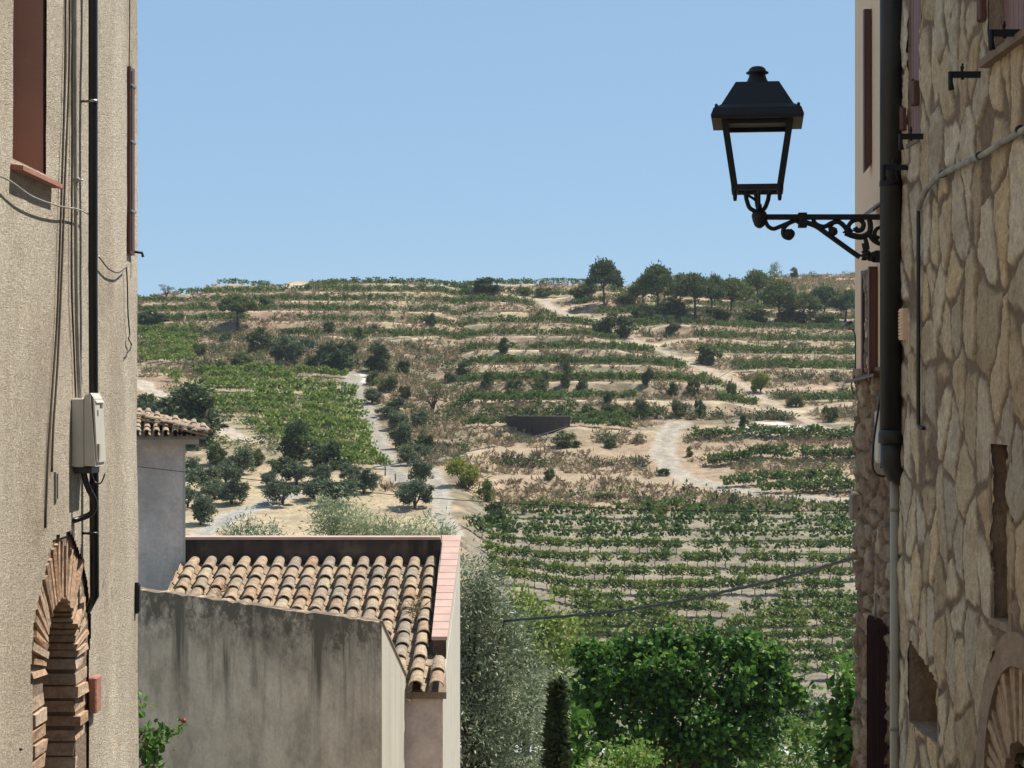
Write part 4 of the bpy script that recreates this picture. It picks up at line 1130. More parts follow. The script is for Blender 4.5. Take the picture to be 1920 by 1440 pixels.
q = np.stack([idx, idx+1, idx+1+nyy, idx+nyy], -1)[keepf]
GX = XL+(fbm(GY*1.5, GZz*1.5, 92)-.5)*.02
me = arrmesh('wall', np.stack([GX.ravel(), GY.ravel(), GZz.ravel()], 1), q, M_stucco, True)
wall = link('wall', me, t)
mb = MB(); 
mb.box(XL-5, XL-.42, -6, y_end-.42, zbot, ztop)                                       # core behind the skin
mb.box(XL-5, XL-.012, y_end-.40, y_end, zbot, ztop-.002)
mb.box(XL-.4, XL-.015, -6, wy0-.08, zbot, ztop-.01); mb.box(XL-.4, XL-.015, oy1+.06, y_end-.41, zbot, ztop-.01) if False else None
mb.build('wall_core', M_stucco, t)
# window reveals
w = thing('window', None, None); w.parent = t; del_keys = [k for k in ('label','category') if k in w]; 
mbw = MB(); mbw.box(XL-.20, XL-.016, wy1-.002, wy1+.06, wz0, wz1); mbw.box(XL-.20, XL-.016, wy0-.06, wy0+.002, wz0, wz1); mbw.box(XL-.2, XL-.016, wy0, wy1, wz1-.002, wz1+.05)
mbw.box(XL-.24, XL-.18, wy0, wy1, wz0, wz1)
bpy.data.objects.remove(w)
wo = mbw.build('window', M_jamb, t)
mbs = MB(); mbs.hexa([(XL-.2,wy0-.03,wz0-.03),(XL+.045,wy0-.03,wz0-.047),(XL+.045,wy1+.10,wz0-.047),(XL-.2,wy1+.10,wz0-.03),(XL-.2,wy0-.03,wz0),(XL+.045,wy0-.03,wz0-.03),(XL+.045,wy1+.10,wz0-.03),(XL-.2,wy1+.10,wz0)])
mbs.build('sill', M_terra, wo).location = (0,0,0)
# brick arch
mb = MB(); mbm = MB()
def brickbox(mb, c, ay, az, hw, hl, x0, x1, jit=.004):
    """brick on the wall plane: centre c=(y,z), axes ay (unit 2d) half length hl, az half width hw"""
    j = [random.uniform(-jit, jit) for _ in range(16)]
    P = []
    k = 0
    for X_ in (x0, x1):
        for s1, s2 in ((-1,-1),(1,-1),(1,1),(-1,1)):
            P.append((X_+j[k]*1.5, c[0]+ay[0]*hl*s1+az[0]*hw*s2+j[k+1], c[1]+ay[1]*hl*s1+az[1]*hw*s2+j[k+1])); k += 2 if k < 14 else 0
    mb.hexa(P)
nv = 28
for k in range(nv):
    a = math.pi*(k+.5)/nv; rad = (math.cos(a), math.sin(a)); tan = (-math.sin(a), math.cos(a))
    ln = random.uniform(.10, .135); rc_ = ar+.005+ln
    brickbox(mb, (ayc+rad[0]*rc_, azc+rad[1]*rc_), rad, tan, .0125, ln, XL-.36, XL-.004+random.uniform(-.008,.010))
for k in range(20):
    z = azc-.03-k*.062
    if z < -2.3: break
    ln = .12 if k % 2 else .09
    for s_, yy in ((1, ay1), (-1, ay0)):
        brickbox(mb, (yy+s_*(ln+.004), z), (1,0), (0,1), .023, ln, XL-.36, XL-.008+random.uniform(-.012,.014))
arch = mb.build('brick_arch', M_brick, t)
mb = MB(); nseg = 24
vs = []
for k in range(nseg+1):
    a = math.pi*k/nseg
    for rr in (ar+.012, ar+ring+.12):
        for X_ in (XL-.38, XL-.014): vs.append((X_, ayc+rr*math.cos(a), azc+rr*math.sin(a)))
fs = []
for k in range(nseg):
    a = k*4; fs += [(a+1,a+5,a+7,a+3),(a,a+1,a+5,a+4),(a+2,a+3,a+7,a+6)]
mb.add(vs, fs)
mb.box(XL-.38, XL-.014, ay1+.012, oy1+.14, zbot, azc); mb.box(XL-.38, XL-.014, oy0-.14, ay0-.012, zbot, azc)
link('mortar_joints', mb.mesh('mortar_joints', M_mortar), arch, (0,0,0))
mb = MB(); mb.box(XL-.42, XL-.36, oy0, oy1, zbot, azc+ar+.1); mb.build('arch_infill', M_glassdark, t)
# small plaque edge beside the arch
mb = MB(); mb.bev(XL+.0, XL+.035, YL(166), YL(176), ZL(1335,8.9), ZL(1268,8.9), .006); tag(mb.build('ceramic_plaque', M_terra), 'small brick red plaque fixed right of the brick arch', 'plaque')
mb = MB(); mb.tube([at(36,1405,7.62)+Vector((.0,0,0)), Vector((XL-.02, YL(62), ZL(1405,YL(62))))], .006, 6); tag(mb.build('iron_peg', M_iron), 'thin iron peg sticking out at the left of the brick arch', 'peg')

# far narrow shutter on the stucco wall
ya, yb = YL(238), YL(246)
t2 = thing('wooden_shutter', 'narrow brown wooden shutter seen edge on at the far end of the stucco wall', 'shutter', (XL, ya, ZL(480,9.8)))
def rel(mb, name, mat, t): return mb.build(name, mat, t)
mb = MB(); mb.box(XL+.002, XL+.018, ya, yb, ZL(478,9.8), ZL(128,9.8)); mb.box(XL+.018, XL+.023, ya+.02, ya+.05, ZL(470,9.8), ZL(136,9.8)); rel(mb, 'panel', M_redbrown, t2)
for py in (160, 265, 395):
    mb = MB(); mb.box(XL+.018, XL+.025, ya, yb+.005, ZL(py+4,9.8), ZL(py,9.8)); rel(mb, 'hinge', M_metal, t2)
mb = MB(); mb.tube([(XL,yb,ZL(470,9.8)),(XL+.05,yb+.02,ZL(472,9.8)),(XL+.055,yb+.02,ZL(480,9.8))], .008, 6); rel(mb, 'catch', M_iron, t2)

# black pipe
def wallpt(px, py, off=.01): # point hugging the left wall
    y = -(XL+off)*F/(CX-px); return Vector((XL+off, y, ZL(py, y)))
t2 = thing('drainpipe', 'slim black pipe running down the stucco wall to a slanted end', 'pipe', (XL, 8.7, -1))
mb = MB(); pts = [wallpt(174.5, -60, .05), wallpt(174.5, 300, .05), wallpt(176, 700, .05), wallpt(179, 1110, .05)]
y0 = pts[0].y
mb.tube([(XL+.05, y0, 4.2), (XL+.05, y0, 2), (XL+.05, y0+.0, .5), (XL+.05, y0+.03, ZL(1118,8.74)), (XL+.02, y0+.03, ZL(1148,8.74))], [.0205,.0205,.0205,.0205,.012], 14); mb.build('pipe', M_blackpl, t2)
for py in (190, 1000):
    mb = MB(); z = ZL(py, y0); mb.lathe((XL+.05, y0, z), [(.024,-.006),(.024,.006)], 14); mb.tube([(XL, y0, z),(XL+.03, y0, z)], .006, 6); mb.build('clamp', M_metal if py == 190 else M_blackpl, t2)
# conduit and cables
def wcable(name, label, cat, pts, r, mat, off=.012, n=6):
    mb = MB(); mb.tube(curve([wallpt(px, py, off) for px, py in pts], n), r, 7); return tag(mb.build(name, mat), label, cat)
wcable('grey_conduit', 'grey conduit tube running down the stucco wall into the meter box', 'conduit', [(141,-40),(141,200),(142,400),(144,600),(149,745)], .0095, M_conduit, .014)
wcable('cable', 'brown cable left of all others on the stucco wall', 'cable', [(123,-40),(122,120),(118,280),(113,430),(107,600),(98,730),(90,850),(85,990)], .005, M_cable, .01)
wcable('cable', 'brown cable second from the left on the stucco wall, ending at the short plate', 'cable', [(131,-40),(129,150),(122,330),(116,500),(108,680),(100,800),(97,885)], .005, M_cable, .01)
wcable('cable', 'thin brown cable pressed against the grey conduit', 'cable', [(135,-40),(136,200),(135,350),(134,520),(138,640),(142,745)], .0045, M_cable, .01)
wcable('cable', 'thin wire strung across the stucco wall under the window sill', 'wire', [(-10,326),(20,340),(60,368),(110,386),(145,392),(165,401)], .0035, M_conduit, .03)
wcable('cable', 'short looping wire right of the black pipe', 'wire', [(183,478),(192,490),(205,505),(222,511),(238,500)], .0035, M_cable, .02)
wcable('cable', 'dangling wire under the narrow brown shutter', 'wire', [(237,500),(239,540),(240,590),(243,625),(241,635),(246,645),(244,655),(238,662)], .0035, M_blackpl, .015)
wcable('cable', 'thin wire running up from the narrow brown shutter', 'wire', [(243,-20),(243,60),(242,128)], .003, M_cable, .01)
for px, py, lb in ((143,338,'metal clip holding the grey conduit under the sill'),(174,481,'metal clip at the left end of the looping wire')):
    p = wallpt(px, py, .015); mb = MB(); mb.bev(p.x-.01, p.x+.018, p.y-.02, p.y+.02, p.z-.009, p.z+.009, .003); mb.tube([(p.x+.01,p.y,p.z),(p.x+.03,p.y,p.z)], .004, 6); tag(mb.build('wall_clip', M_metal), lb, 'clip')
p = wallpt(100, 912, 0); mb = MB(); mb.box(XL, XL+.012, p.y-.0, p.y+.05, ZL(938,p.y), ZL(885,p.y)); mb.box(XL+.012, XL+.018, p.y+.01, p.y+.02, ZL(935,p.y), ZL(888,p.y)); tag(mb.build('metal_plate', M_conduit), 'short grey metal plate at the lower end of a brown cable', 'plate')
p = wallpt(253, 1130, 0); mb = MB(); mb.box(XL, XL+.02, p.y-.02, p.y+.01, ZL(1150,p.y), ZL(1092,p.y)); mb.box(XL+.02, XL+.026, p.y-.02, p.y+.012, ZL(1146,p.y), ZL(1096,p.y)); tag(mb.build('metal_plate', M_iron), 'dark metal plate at the corner of the stucco house beside the grey wall', 'plate')
# meter box
by = YL(133); zt1, zb1 = ZL(742, by), ZL(876, by)
t2 = thing('meter_box', 'beige electric meter box mounted on the stucco wall over the black pipe', 'utility box', (XL, by, zb1))
mb = MB(); mb.bev(XL+.0, XL+.058, by, by+.20, zb1, zt1-.01, .006); mb.build('case', M_box, t2)
mb = MB(); mb.hexa([(XL+.058,by+.004,zb1+.006),(XL+.105,by+.004,zb1+.002),(XL+.105,by+.196,zb1+.002),(XL+.058,by+.196,zb1+.006),(XL+.058,by+.004,zt1),(XL+.082,by+.004,zt1+.012),(XL+.082,by+.196,zt1+.012),(XL+.058,by+.196,zt1)])
mb.add([(XL+.082,by+.004,zt1+.012),(XL+.105,by+.03,zt1-.03),(XL+.105,by+.19,zt1-.03),(XL+.082,by+.196,zt1+.012)], [(0,1,2,3)])
mb.hexa([(XL+.1052,by+.012,zb1+.02),(XL+.112,by+.012,zb1+.02),(XL+.112,by+.19,zb1+.02),(XL+.1052,by+.19,zb1+.02),(XL+.090,by+.012,zt1-.01),(XL+.098,by+.012,zt1-.012),(XL+.098,by+.19,zt1-.012),(XL+.090,by+.19,zt1-.01)])
lid = mb.build('lid', M_box, t2)
mb = MB(); mb.box(XL+.108, XL+.118, by+.02, by+.045, zb1+.03, zb1+.10); mb.box(XL+.112,XL+.120,by+.06,by+.09,zt1-.055,zt1-.04); link('latch', mb.mesh('latch', M_conduit), lid, (0,0,0))
mb = MB(); mb.box(XL+.01, XL+.085, by+.02, by+.18, zb1-.028, zb1-.002); mb.build('gland_plate', M_ironpipe, t2)
mb = MB(); c1 = Vector((XL+.045, by+.04, zb1-.02))
mb.tube(curve([c1, c1+Vector((.02,0,-.07)), c1+Vector((.045,.02,-.13)), c1+Vector((.03,.03,-.18)), c1+Vector((-.02,.02,-.205)), Vector((XL-.01, by+.02, zb1-.235))], 6), .013, 9)
tag(mb.build('cable', M_blackpl), 'thick black cable curling from the meter box back into the wall', 'cable')
mb = MB(); mb.tube(curve([c1+Vector((.03,0,-.0)), c1+Vector((.05,0,-.045)), c1+Vector((.075,.0,-.05)), c1+Vector((.09,.02,-.01))], 6), .0035, 6)
tag(mb.build('cable', M_blackpl), 'small loose wire loop under the meter box', 'wire')

# ------------------------------------------------------------------ right stone house (relief wall)
XR = 1.9
def YR(px): return XR*F/(px-CX)
def stone_wall(name, parent, y0, y1, z0, z1, dy, dz, cell, depth, holes, pal, mortar, seed, x=XR, jm=.04, warp=.5, rough=.018):
    ys = np.arange(y0, y1+dy*.5, dy); ys[-1] = y1; zs = np.arange(z0, z1+dz*.5, dz)
    GY, GZ_ = np.meshgrid(ys, zs)
    r = np.random.default_rng(seed)
    cy, cz = cell
    ny_ = int((y1-y0)/cy)+3; nz_ = int((z1-z0)/cz)+3
    sy = (np.arange(ny_)[None, :]+r.random((nz_, ny_))*1.15-1)*cy+y0
    sz_ = (np.arange(nz_)[:, None]+r.random((nz_, ny_))*1.15-1)*cz+z0
    sy = sy.ravel(); sz_ = sz_.ravel()
    wy = GY+(fbm(GY*5, GZ_*5, seed+1, 4)-.5)*warp*cy*.6; wz = GZ_+(fbm(GY*5, GZ_*5, seed+2, 4)-.5)*warp*cz*.6
    kp = r.random(len(sy)) > .22; sy = sy[kp]; sz_ = sz_[kp]
    f1 = np.full(GY.shape, 1e9); f2 = f1.copy(); idn = np.zeros(GY.shape, int)
    for i, (a, b) in enumerate(zip(sy, sz_)):
        d = np.hypot((wy-a)/cy, (wz-b)/cz)
        m1 = d < f1; f2 = np.where(m1, f1, np.minimum(f2, d)); idn = np.where(m1, i, idn); f1 = np.where(m1, d, f1)
    e = (f2-f1)*cy*.5
    sm = sstep(jm*.35, jm, e)
    hh = r.random(len(sy)); tl = r.normal(0, 1, len(sy)); tl2 = r.normal(0, 1, len(sy))
    surf = hh[idn]*depth*.5+(tl[idn]*(GY-sy[idn])+tl2[idn]*(GZ_-sz_[idn]))*.05
    nz1 = fbm(GY*14, GZ_*9, seed+5, 5)-.5; nz2 = fbm(GY*60, GZ_*30, seed+6, 3)-.5
    h = sm*(depth+surf*.35)+nz1*rough*1.6*(.35+.65*sm)+nz2*rough*.9
    Xv = x-h
    pc = np.array(pal); ci = r.integers(0, len(pal), len(sy)); sc = .62+.32*r.random(len(sy))
    col = pc[ci][idn]*sc[idn][..., None]
    blot = sstep(.5, .7, fbm(GY*7, GZ_*7, seed+8, 4))[..., None]
    col = col*(1-.30*blot)+np.array((.30,.17,.08))*.30*blot
    mc = np.array(mortar)*(.8+.4*fbm(GY*9, GZ_*9, seed+9))[..., None]
    col = mc*(1-sm[..., None])+col*sm[..., None]
    cyy = (GY[:-1, :-1]+GY[1:, 1:])/2; czz = (GZ_[:-1, :-1]+GZ_[1:, 1:])/2
    keep = np.ones(cyy.shape, bool)
    for hf in holes: keep &= ~hf(cyy, czz)
    n = len(ys); idx = (np.arange(len(zs)-1)[:, None]*n+np.arange(n-1)[None, :])
    q = np.stack([idx, idx+n, idx+1+n, idx+1], -1)[keep]
    return link(name, arrmesh(name, np.stack([Xv.ravel(), GY.ravel(), GZ_.ravel()], 1), q, M_stonev, True, col.reshape(-1, 3)), parent)
M_stonev = vcol('rubble_stone', .95, .018, 60, .32, 30)
pal = [(.80,.64,.42),(.74,.59,.385),(.84,.70,.49),(.70,.55,.36),(.80,.61,.37),(.78,.67,.50)]
rust = [(.38,.26,.17),(.48,.35,.23),(.33,.22,.14),(.54,.41,.28),(.43,.31,.23)]
t = thing('stone_house', 'rubble stone house wall filling the right side', 'house', (0, 0, 0))
YJ = 9.70     # joint with the next house
w1 = (6.9, YR(1858), 1.35, 2.6); w2 = (YR(1727), YR(1706), 1.22, 2.6)
nic = (YR(1760), YR(1707), -1.53, -1.13); slit = (YR(1893), YR(1863), -.86, -.17)
yc, zc_, rin, rout = 7.38, -1.52, .24, .63
wobf = lambda a, b, k: (fbm(a*8, b*8, k)-.5)*.05
holes = [lambda a, b: (a > w1[0]) & (a < w1[1]) & (b > w1[2]) & (b < w1[3]),
         lambda a, b: (a > w2[0]) & (a < w2[1]) & (b > w2[2]) & (b < w2[3]),
         lambda a, b: (a > nic[0]) & (a < nic[1]) & (b > nic[2]) & (b < nic[3]-(nic[1]-a)*.22+wobf(a, b, 7)),
         lambda a, b: (a > slit[0]+wobf(a, b, 9)) & (a < slit[1]+wobf(a, b, 8)) & (b > slit[2]) & (b < slit[3]),
         lambda a, b: ((np.hypot(a-yc, b-zc_) < rout) & (b > zc_)) | ((abs(a-yc) < rout) & (b <= zc_))]
stone_wall('wall', t, 4.4, YJ, -2.3, 2.7, .008, .008, (.20,.27), .008, holes, pal, (.235,.17,.11), 5, jm=.018, warp=.7, rough=.013)
mb = MB(); mb.box(XR+.36, XR+5, -6, YJ, -3.6, 4.0); mb.box(XR+.0, XR+.36, -6, 4.4, -3.6, 4.0)
mb.box(XR+.0, XR+.36, 4.4, YJ, 2.7, 4.0); mb.box(XR+.012, XR+.36, 4.4, YJ, -3.6, -2.3); mb.box(XR+.012,XR+.36,YJ-.2,YJ,-2.3,2.7)
mb.build('wall_core', M_mortar, t)
def reveal(mb, y0, y1, z0, z1, d, th=.03, x=XR-.006):
    mb.box(x-.0, x+d, y1-.001, y1+th, z0-th, z1+th); mb.box(x-.0, x+d, y0-th, y0+.001, z0-th, z1+th)
    mb.box(x-.0, x+d, y0, y1, z1-.001, z1+th); mb.box(x-.0, x+d, y0, y1, z0-th, z0+.001)
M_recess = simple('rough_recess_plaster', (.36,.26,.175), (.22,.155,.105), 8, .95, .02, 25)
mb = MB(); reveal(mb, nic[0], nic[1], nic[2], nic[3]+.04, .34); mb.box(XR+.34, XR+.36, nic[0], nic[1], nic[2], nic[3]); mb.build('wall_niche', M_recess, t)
mb = MB(); reveal(mb, slit[0]-.02, slit[1]+.02, slit[2], slit[3], .14); mb.box(XR+.14, XR+.17, slit[0]-.03, slit[1]+.03, slit[2], slit[3])
for k, (a, b) in enumerate(((-.40,-.22),(-.62,-.43),(-.83,-.66))): mb.bev(XR+.05, XR+.139, slit[0]-.01, slit[1]+.012, a-.03, b+.01, .02)
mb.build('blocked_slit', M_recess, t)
# window one with closed plank shutters
for nm_, wv, yoff in (('near', w1, 0), ('far', w2, 0)):
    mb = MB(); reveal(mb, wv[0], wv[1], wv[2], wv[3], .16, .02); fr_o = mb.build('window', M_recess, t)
    mb = MB(); dp = .05 if nm_ == 'near' else .004
    ny_ = 12 if nm_ == 'near' else 4; wd = (wv[1]-wv[0])/ny_
    for k in range(ny_): mb.bev(XR+dp, XR+dp+.03, wv[0]+k*wd+.002, wv[0]+(k+1)*wd-.002, wv[2]+.02, wv[3], .004)
    mb.box(XR+dp+.03, XR+dp+.05, wv[0], wv[1], wv[2]+.02, wv[3])
    sh_ = link('shutter', mb.mesh('shutter', M_lilac), fr_o, (0,0,0))
    mb = MB(); mb.box(XR-.045, XR+.16, wv[0]-.02, wv[1]+.02, wv[2]-.03, wv[2]) if nm_ == 'near' else mb.box(XR-.02, XR+.1, wv[0], wv[1], wv[2]-.02, wv[2])
    link('sill', mb.mesh('sill', M_brickpale if False else M_mortar), fr_o, (0,0,0))
# iron hinge blocks on the shutters
def rpt(px, py, off=0): y = (XR-off)*F/(px-CX); return Vector((XR-off, y, (HY-py)/F*y))
for px, y0_, y1_, lb in ((1723,152,198,'iron hinge block high on the far shutter'),(1702,203,245,'lower iron hinge block by the black downpipe'),(1850,-5,40,'iron hinge block left of the near window')):
    p = rpt(px, y0_); mb = MB(); mb.bev(XR-.035, XR+.0, p.y-.03, p.y+.03, (HY-y1_)/F*p.y, (HY-y0_)/F*p.y, .006); mb.tube([(XR-.03,p.y,(HY-y1_)/F*p.y),(XR-.03,p.y,(HY-y0_)/F*p.y+.01)],.009,8)
    tag(mb.build('hinge_block', M_redbrown), lb, 'hinge')
for px, py, ln, lb in ((1842,140,.135,'iron shutter holder between the two upper windows'),(1735,256,.12,'iron shutter holder under the far shutter'),(1703,314,.125,'lowest iron shutter holder reaching over the black downpipe'),(1924,62,.135,'iron shutter holder in front of the near window')):
    p = rpt(px, py); t3 = thing('shutter_holder', lb, 'shutter holder', (XR, p.y, p.z), 'iron shutter holders on the stone wall')
    mb = MB(); mb.box(-ln, .05, -.006, .006, -.013, .013); link('bar', mb.mesh('bar', M_iron), t3, (0,0,0))
    mb = MB(); mb.tube([(-ln+.006,0,.012),(-ln+.006,0,-.03),(-ln+.01,0,-.062)], [.010,.010,.013], 8); mb.tube([(-ln+.055,0,-.02),(-ln+.052,0,.02),(-ln+.055,0,.045)], [.007,.006,.004], 7); mb.lathe((-ln+.053,0,.028), [(.004,-.008),(.009,0),(.004,.008)], 8); link('catch', mb.mesh('catch', M_iron), t3, (0,0,0))
# brick arch of the right wall
mb = MB(); nv = 30
def bb2(mb, c, ay, az, hw, hl, x0, x1):
    P = []
    for X_ in (x0, x1):
        for s1, s2 in ((-1,-1),(1,-1),(1,1),(-1,1)):
            P.append((X_+random.uniform(-.004,.004), c[0]+ay[0]*hl*s1+az[0]*hw*s2, c[1]+ay[1]*hl*s1+az[1]*hw*s2))
    mb.hexa([P[i] for i in (0,3,2,1,4,7,6,5)])
for k in range(nv):
    a = math.pi*(k+.5)/nv; rad = (math.cos(a), math.sin(a)); tan = (-math.sin(a), math.cos(a))
    rm = (rin+rout-.1)/2; hl = (rout-.1-rin)/2
    bb2(mb, (yc+rad[0]*rm, zc_+rad[1]*rm), rad, tan, .017, hl, XR+.0+random.uniform(-.006,.01), XR+.28)
for k in range(16):
    z = zc_-.03-k*.06
    for s_ in (-1, 1): bb2(mb, (yc+s_*((rin+rout-.1)/2), z), (1,0), (0,1), .023, (rout-.1-rin)/2-(.02 if k % 2 else 0), XR+.0+random.uniform(-.006,.01), XR+.28)
arch = mb.build('brick_arch', M_brickpale, t)
def ringmesh(ra, rb, xa, xb, n=40, mat=M_mortar, name='m', zb=-2.6):
    mb = MB(); vs = []
    prof = [(yc+math.cos(math.pi*k/n), k) for k in range(n+1)]
    pts = [(1, 0, True)]
    seq = [(0, -1)]+[(math.pi*k/n, 0) for k in range(n+1)]+[(math.pi, -1)]
    for a, low in seq:
        for rr in (ra, rb):
            y = yc+rr*math.cos(a); z = zc_+rr*math.sin(a) if not low else zb
            for X_ in (xa, xb): vs.append((X_, y+(random.uniform(-.006,.006) if rr == rb else 0), z))
    fs = []
    for k in range(len(seq)-1):
        a = k*4; fs += [(a,a+2,a+6,a+4),(a,a+4,a+5,a+1),(a+2,a+3,a+7,a+6)]
    mb.add(vs, fs); return mb.mesh(name, mat)
link('mortar_band', ringmesh(rout-.11, rout+.02, XR-.012, XR+.3, name='mortar_band', mat=M_recess), arch, (0,0,0))
link('mortar_joints', ringmesh(rin+.006, rout-.10, XR+.022, XR+.3, name='mortar_joints'), arch, (0,0,0))
mb = MB(); mb.box(XR+.24, XR+.3, yc-rin-.02, yc+rin+.02, -2.6, zc_+rin+.02); 
for k in range(3): mb.bev(XR+.03, XR+.24, yc+.02-.05*k, yc+rin-.03, zc_+.13-.05*k, zc_+.17-.05*k, .006)
mb.build('arched_window', M_glassdark, t)
# conduits on the stone wall
mb = MB(); mb.tube(curve([rpt(1990,205,.03), rpt(1920,243,.03), rpt(1878,268,.03), rpt(1840,292,.03), rpt(1800,310,.03), rpt(1765,328,.035), rpt(1741,350,.035), rpt(1728,372,.035), rpt(1722,392,.035)], 6), .0125, 9)
t3 = tag(mb.build('grey_conduit', M_conduit), 'grey conduit curving along the upper part of the stone wall', 'conduit')
for px, py in ((1912,243),(1837,292),(1768,326)):
    p = rpt(px, py, .03); mb = MB(); mb.lathe((0,0,0), [(.017,-.01),(.017,.01)], 10)
    me = mb.mesh('clip', M_iron); o = link('clip', me, t3, tuple(p)); o.rotation_euler = (R(90), 0, 0)
mb = MB(); mb.tube(curve([rpt(1722,388,.03), rpt(1722,500,.028), rpt(1722,650,.026), rpt(1722,780,.026), rpt(1724,800,.026), rpt(1732,803,.02)], 5), .0095, 8)
tag(mb.build('black_conduit', M_ironpipe), 'thin black conduit hanging straight down the stone wall', 'conduit')
p = rpt(1701, 608); mb = MB()
mb.box(XR-.03, XR-.004, p.y-.05, p.y+.05, p.z-.075, p.z+.075)
for k in range(9): mb.box(XR-.036, XR-.03, p.y-.04, p.y+.04, p.z-.066+k*.0155, p.z-.058+k*.0155)
tag(mb.build('vent_grille', M_cream), 'small pale ribbed vent grille beside the black downpipe', 'vent')
# black cast iron downpipe + grey pipe below
t3 = thing('downpipe', 'wide black iron downpipe on the corner of the stone wall', 'pipe', (XR-.06, 9.62, -.5))
xp, yp = 1.846, 9.62
mb = MB(); mb.lathe((xp, yp, 0), [(.0525, ZL(815,yp)),(.0525, 4.0)], 24); mb.build('pipe', M_ironpipe, t3)
mb = MB(); mb.lathe((xp, yp, 0), [(.050, ZL(832,yp)),(.060, ZL(830,yp)),(.060, ZL(812,yp)),(.053, ZL(806,yp))], 24); mb.build('collar', M_ironpipe, t3)
mb = MB(); mb.tube([(xp, yp, ZL(822,yp)), (xp, yp, ZL(868,yp)), (xp+.025, yp, ZL(892,yp)), (xp+.06, yp, ZL(905,yp))], [.050,.050,.047,.02], 20); mb.build('shoe', M_ironpipe, t3)
mb = MB(); mb.lathe((xp, yp, ZL(345,yp)), [(.055,-.012),(.055,.012)], 24); mb.tube([(xp, yp-.05, ZL(345,yp)),(xp+.02, yp-.075, ZL(340,yp)),(xp-.0, yp-.07, ZL(300,yp))], .004, 6); mb.build('clamp', M_iron, t3)
t3 = thing('grey_pipe', 'narrow pale grey pipe continuing down below the black downpipe', 'pipe', (XR-.03, 9.66, -2))
mb = MB(); mb.tube([(1.872, 9.66, ZL(880,9.66)), (1.872, 9.66, -3.4)], .0225, 16); mb.build('pipe', M_pipegrey, t3)
for py in (955, 1366):
    mb = MB(); mb.lathe((1.872, 9.66, ZL(py,9.66)), [(.026,-.008),(.026,.008)], 16); mb.box(1.87,1.9,9.655,9.665,ZL(py,9.66)-.006,ZL(py,9.66)+.006); mb.build('bracket', M_conduit, t3)

# ------------------------------------------------------------------ cream and stone house beyond
t = thing('cream_house', 'cream rendered house with a bare stone base beyond the downpipe', 'house', (0, 0, 0))
YE = YR(1603); zs_ = .15
mb = MB(); mb.box(XR+.0, XR+5, YJ+.001, YE, zs_, 3.6); mb.build('rendered_wall', M_cream, t)
stone_wall('stone_base', t, YJ+.002, YE, -3.2, zs_+.02, .012, .010, (.13,.10), .025, [], rust, (.17,.115,.075), 15, x=XR+.02, jm=.018, rough=.035)
mb = MB(); mb.box(XR+.03, XR+5, YJ+.001, YE-.0, -4, zs_-.002); mb.build('stone_base_core', M_mortar, t)
# ragged stone end face facing the valley is the core; patch of bare stone between shutters
stone_wall('bare_stone_patch', t, YR(1641), YR(1624), zs_, ZL(505,10.6), .012, .010, (.13,.10), .012, [], rust, (.17,.115,.075), 25, x=XR+.002, jm=.018, rough=.02)
def shut(name, label, y0, y1, py0, py1, prot, py_sl=8):
    ym = (y0+y1)/2; zb_, zt_ = ZL(py1, ym), ZL(py0, ym)
    t3 = thing(name, label, 'shutter', (XR, ym, zb_))
    mb = MB(); mb.hexa([(XR-prot,y0,zb_),(XR+.0,y0,zb_+.05),(XR+.0,y1,zb_+.05),(XR-prot,y1,zb_),(XR-prot,y0,zt_),(XR,y0,zt_),(XR,y1,zt_),(XR-prot,y1,zt_)]); mb.build('frame', M_redbrown, t3)
    mb = MB(); mb.box(XR-prot+.008, XR-.008, y0-.006, y0-.0005, zb_+.05, zt_-.03); mb.build('panel', M_redbrown, t3)
shut('wooden_shutter', 'red brown open shutter high on the cream wall', 10.42, 10.46, 18, 325, .040)
shut('wooden_shutter', 'dark brown shutter just left of the downpipe above the stone base', 10.25, 10.29, 500, 714, .045)
shut('wooden_shutter', 'thin brown shutter edge between cream wall and bare stone', 10.62, 10.66, 508, 700, .016)
mb = MB(); p0 = at(1594, 718, 10.75); p1 = at(1630, 700, 10.3)
mb.hexa([(XR-.05,10.1,zs_-.03),(XR-.05,10.98,zs_-.06),(XR+.1,10.98,zs_-.03),(XR+.1,10.1,zs_-.0),(XR-.05,10.1,zs_-.015),(XR-.05,10.98,zs_-.045),(XR+.1,10.98,zs_+.0),(XR+.1,10.1,zs_+.02)])
mb.build('drip_ledge', M_redbrown, t)
mb = MB(); q = ZL(386,10.2); mb.hexa([(XR-.07,10.0,q-.05),(XR-.0,10.0,q),(XR-.0,10.3,q),(XR-.07,10.3,q-.05),(XR-.07,10.0,q-.035),(XR,10.0,q+.02),(XR,10.3,q+.02),(XR-.07,10.3,q-.035)]); mb.build('lintel_ledge', M_redbrown, t)
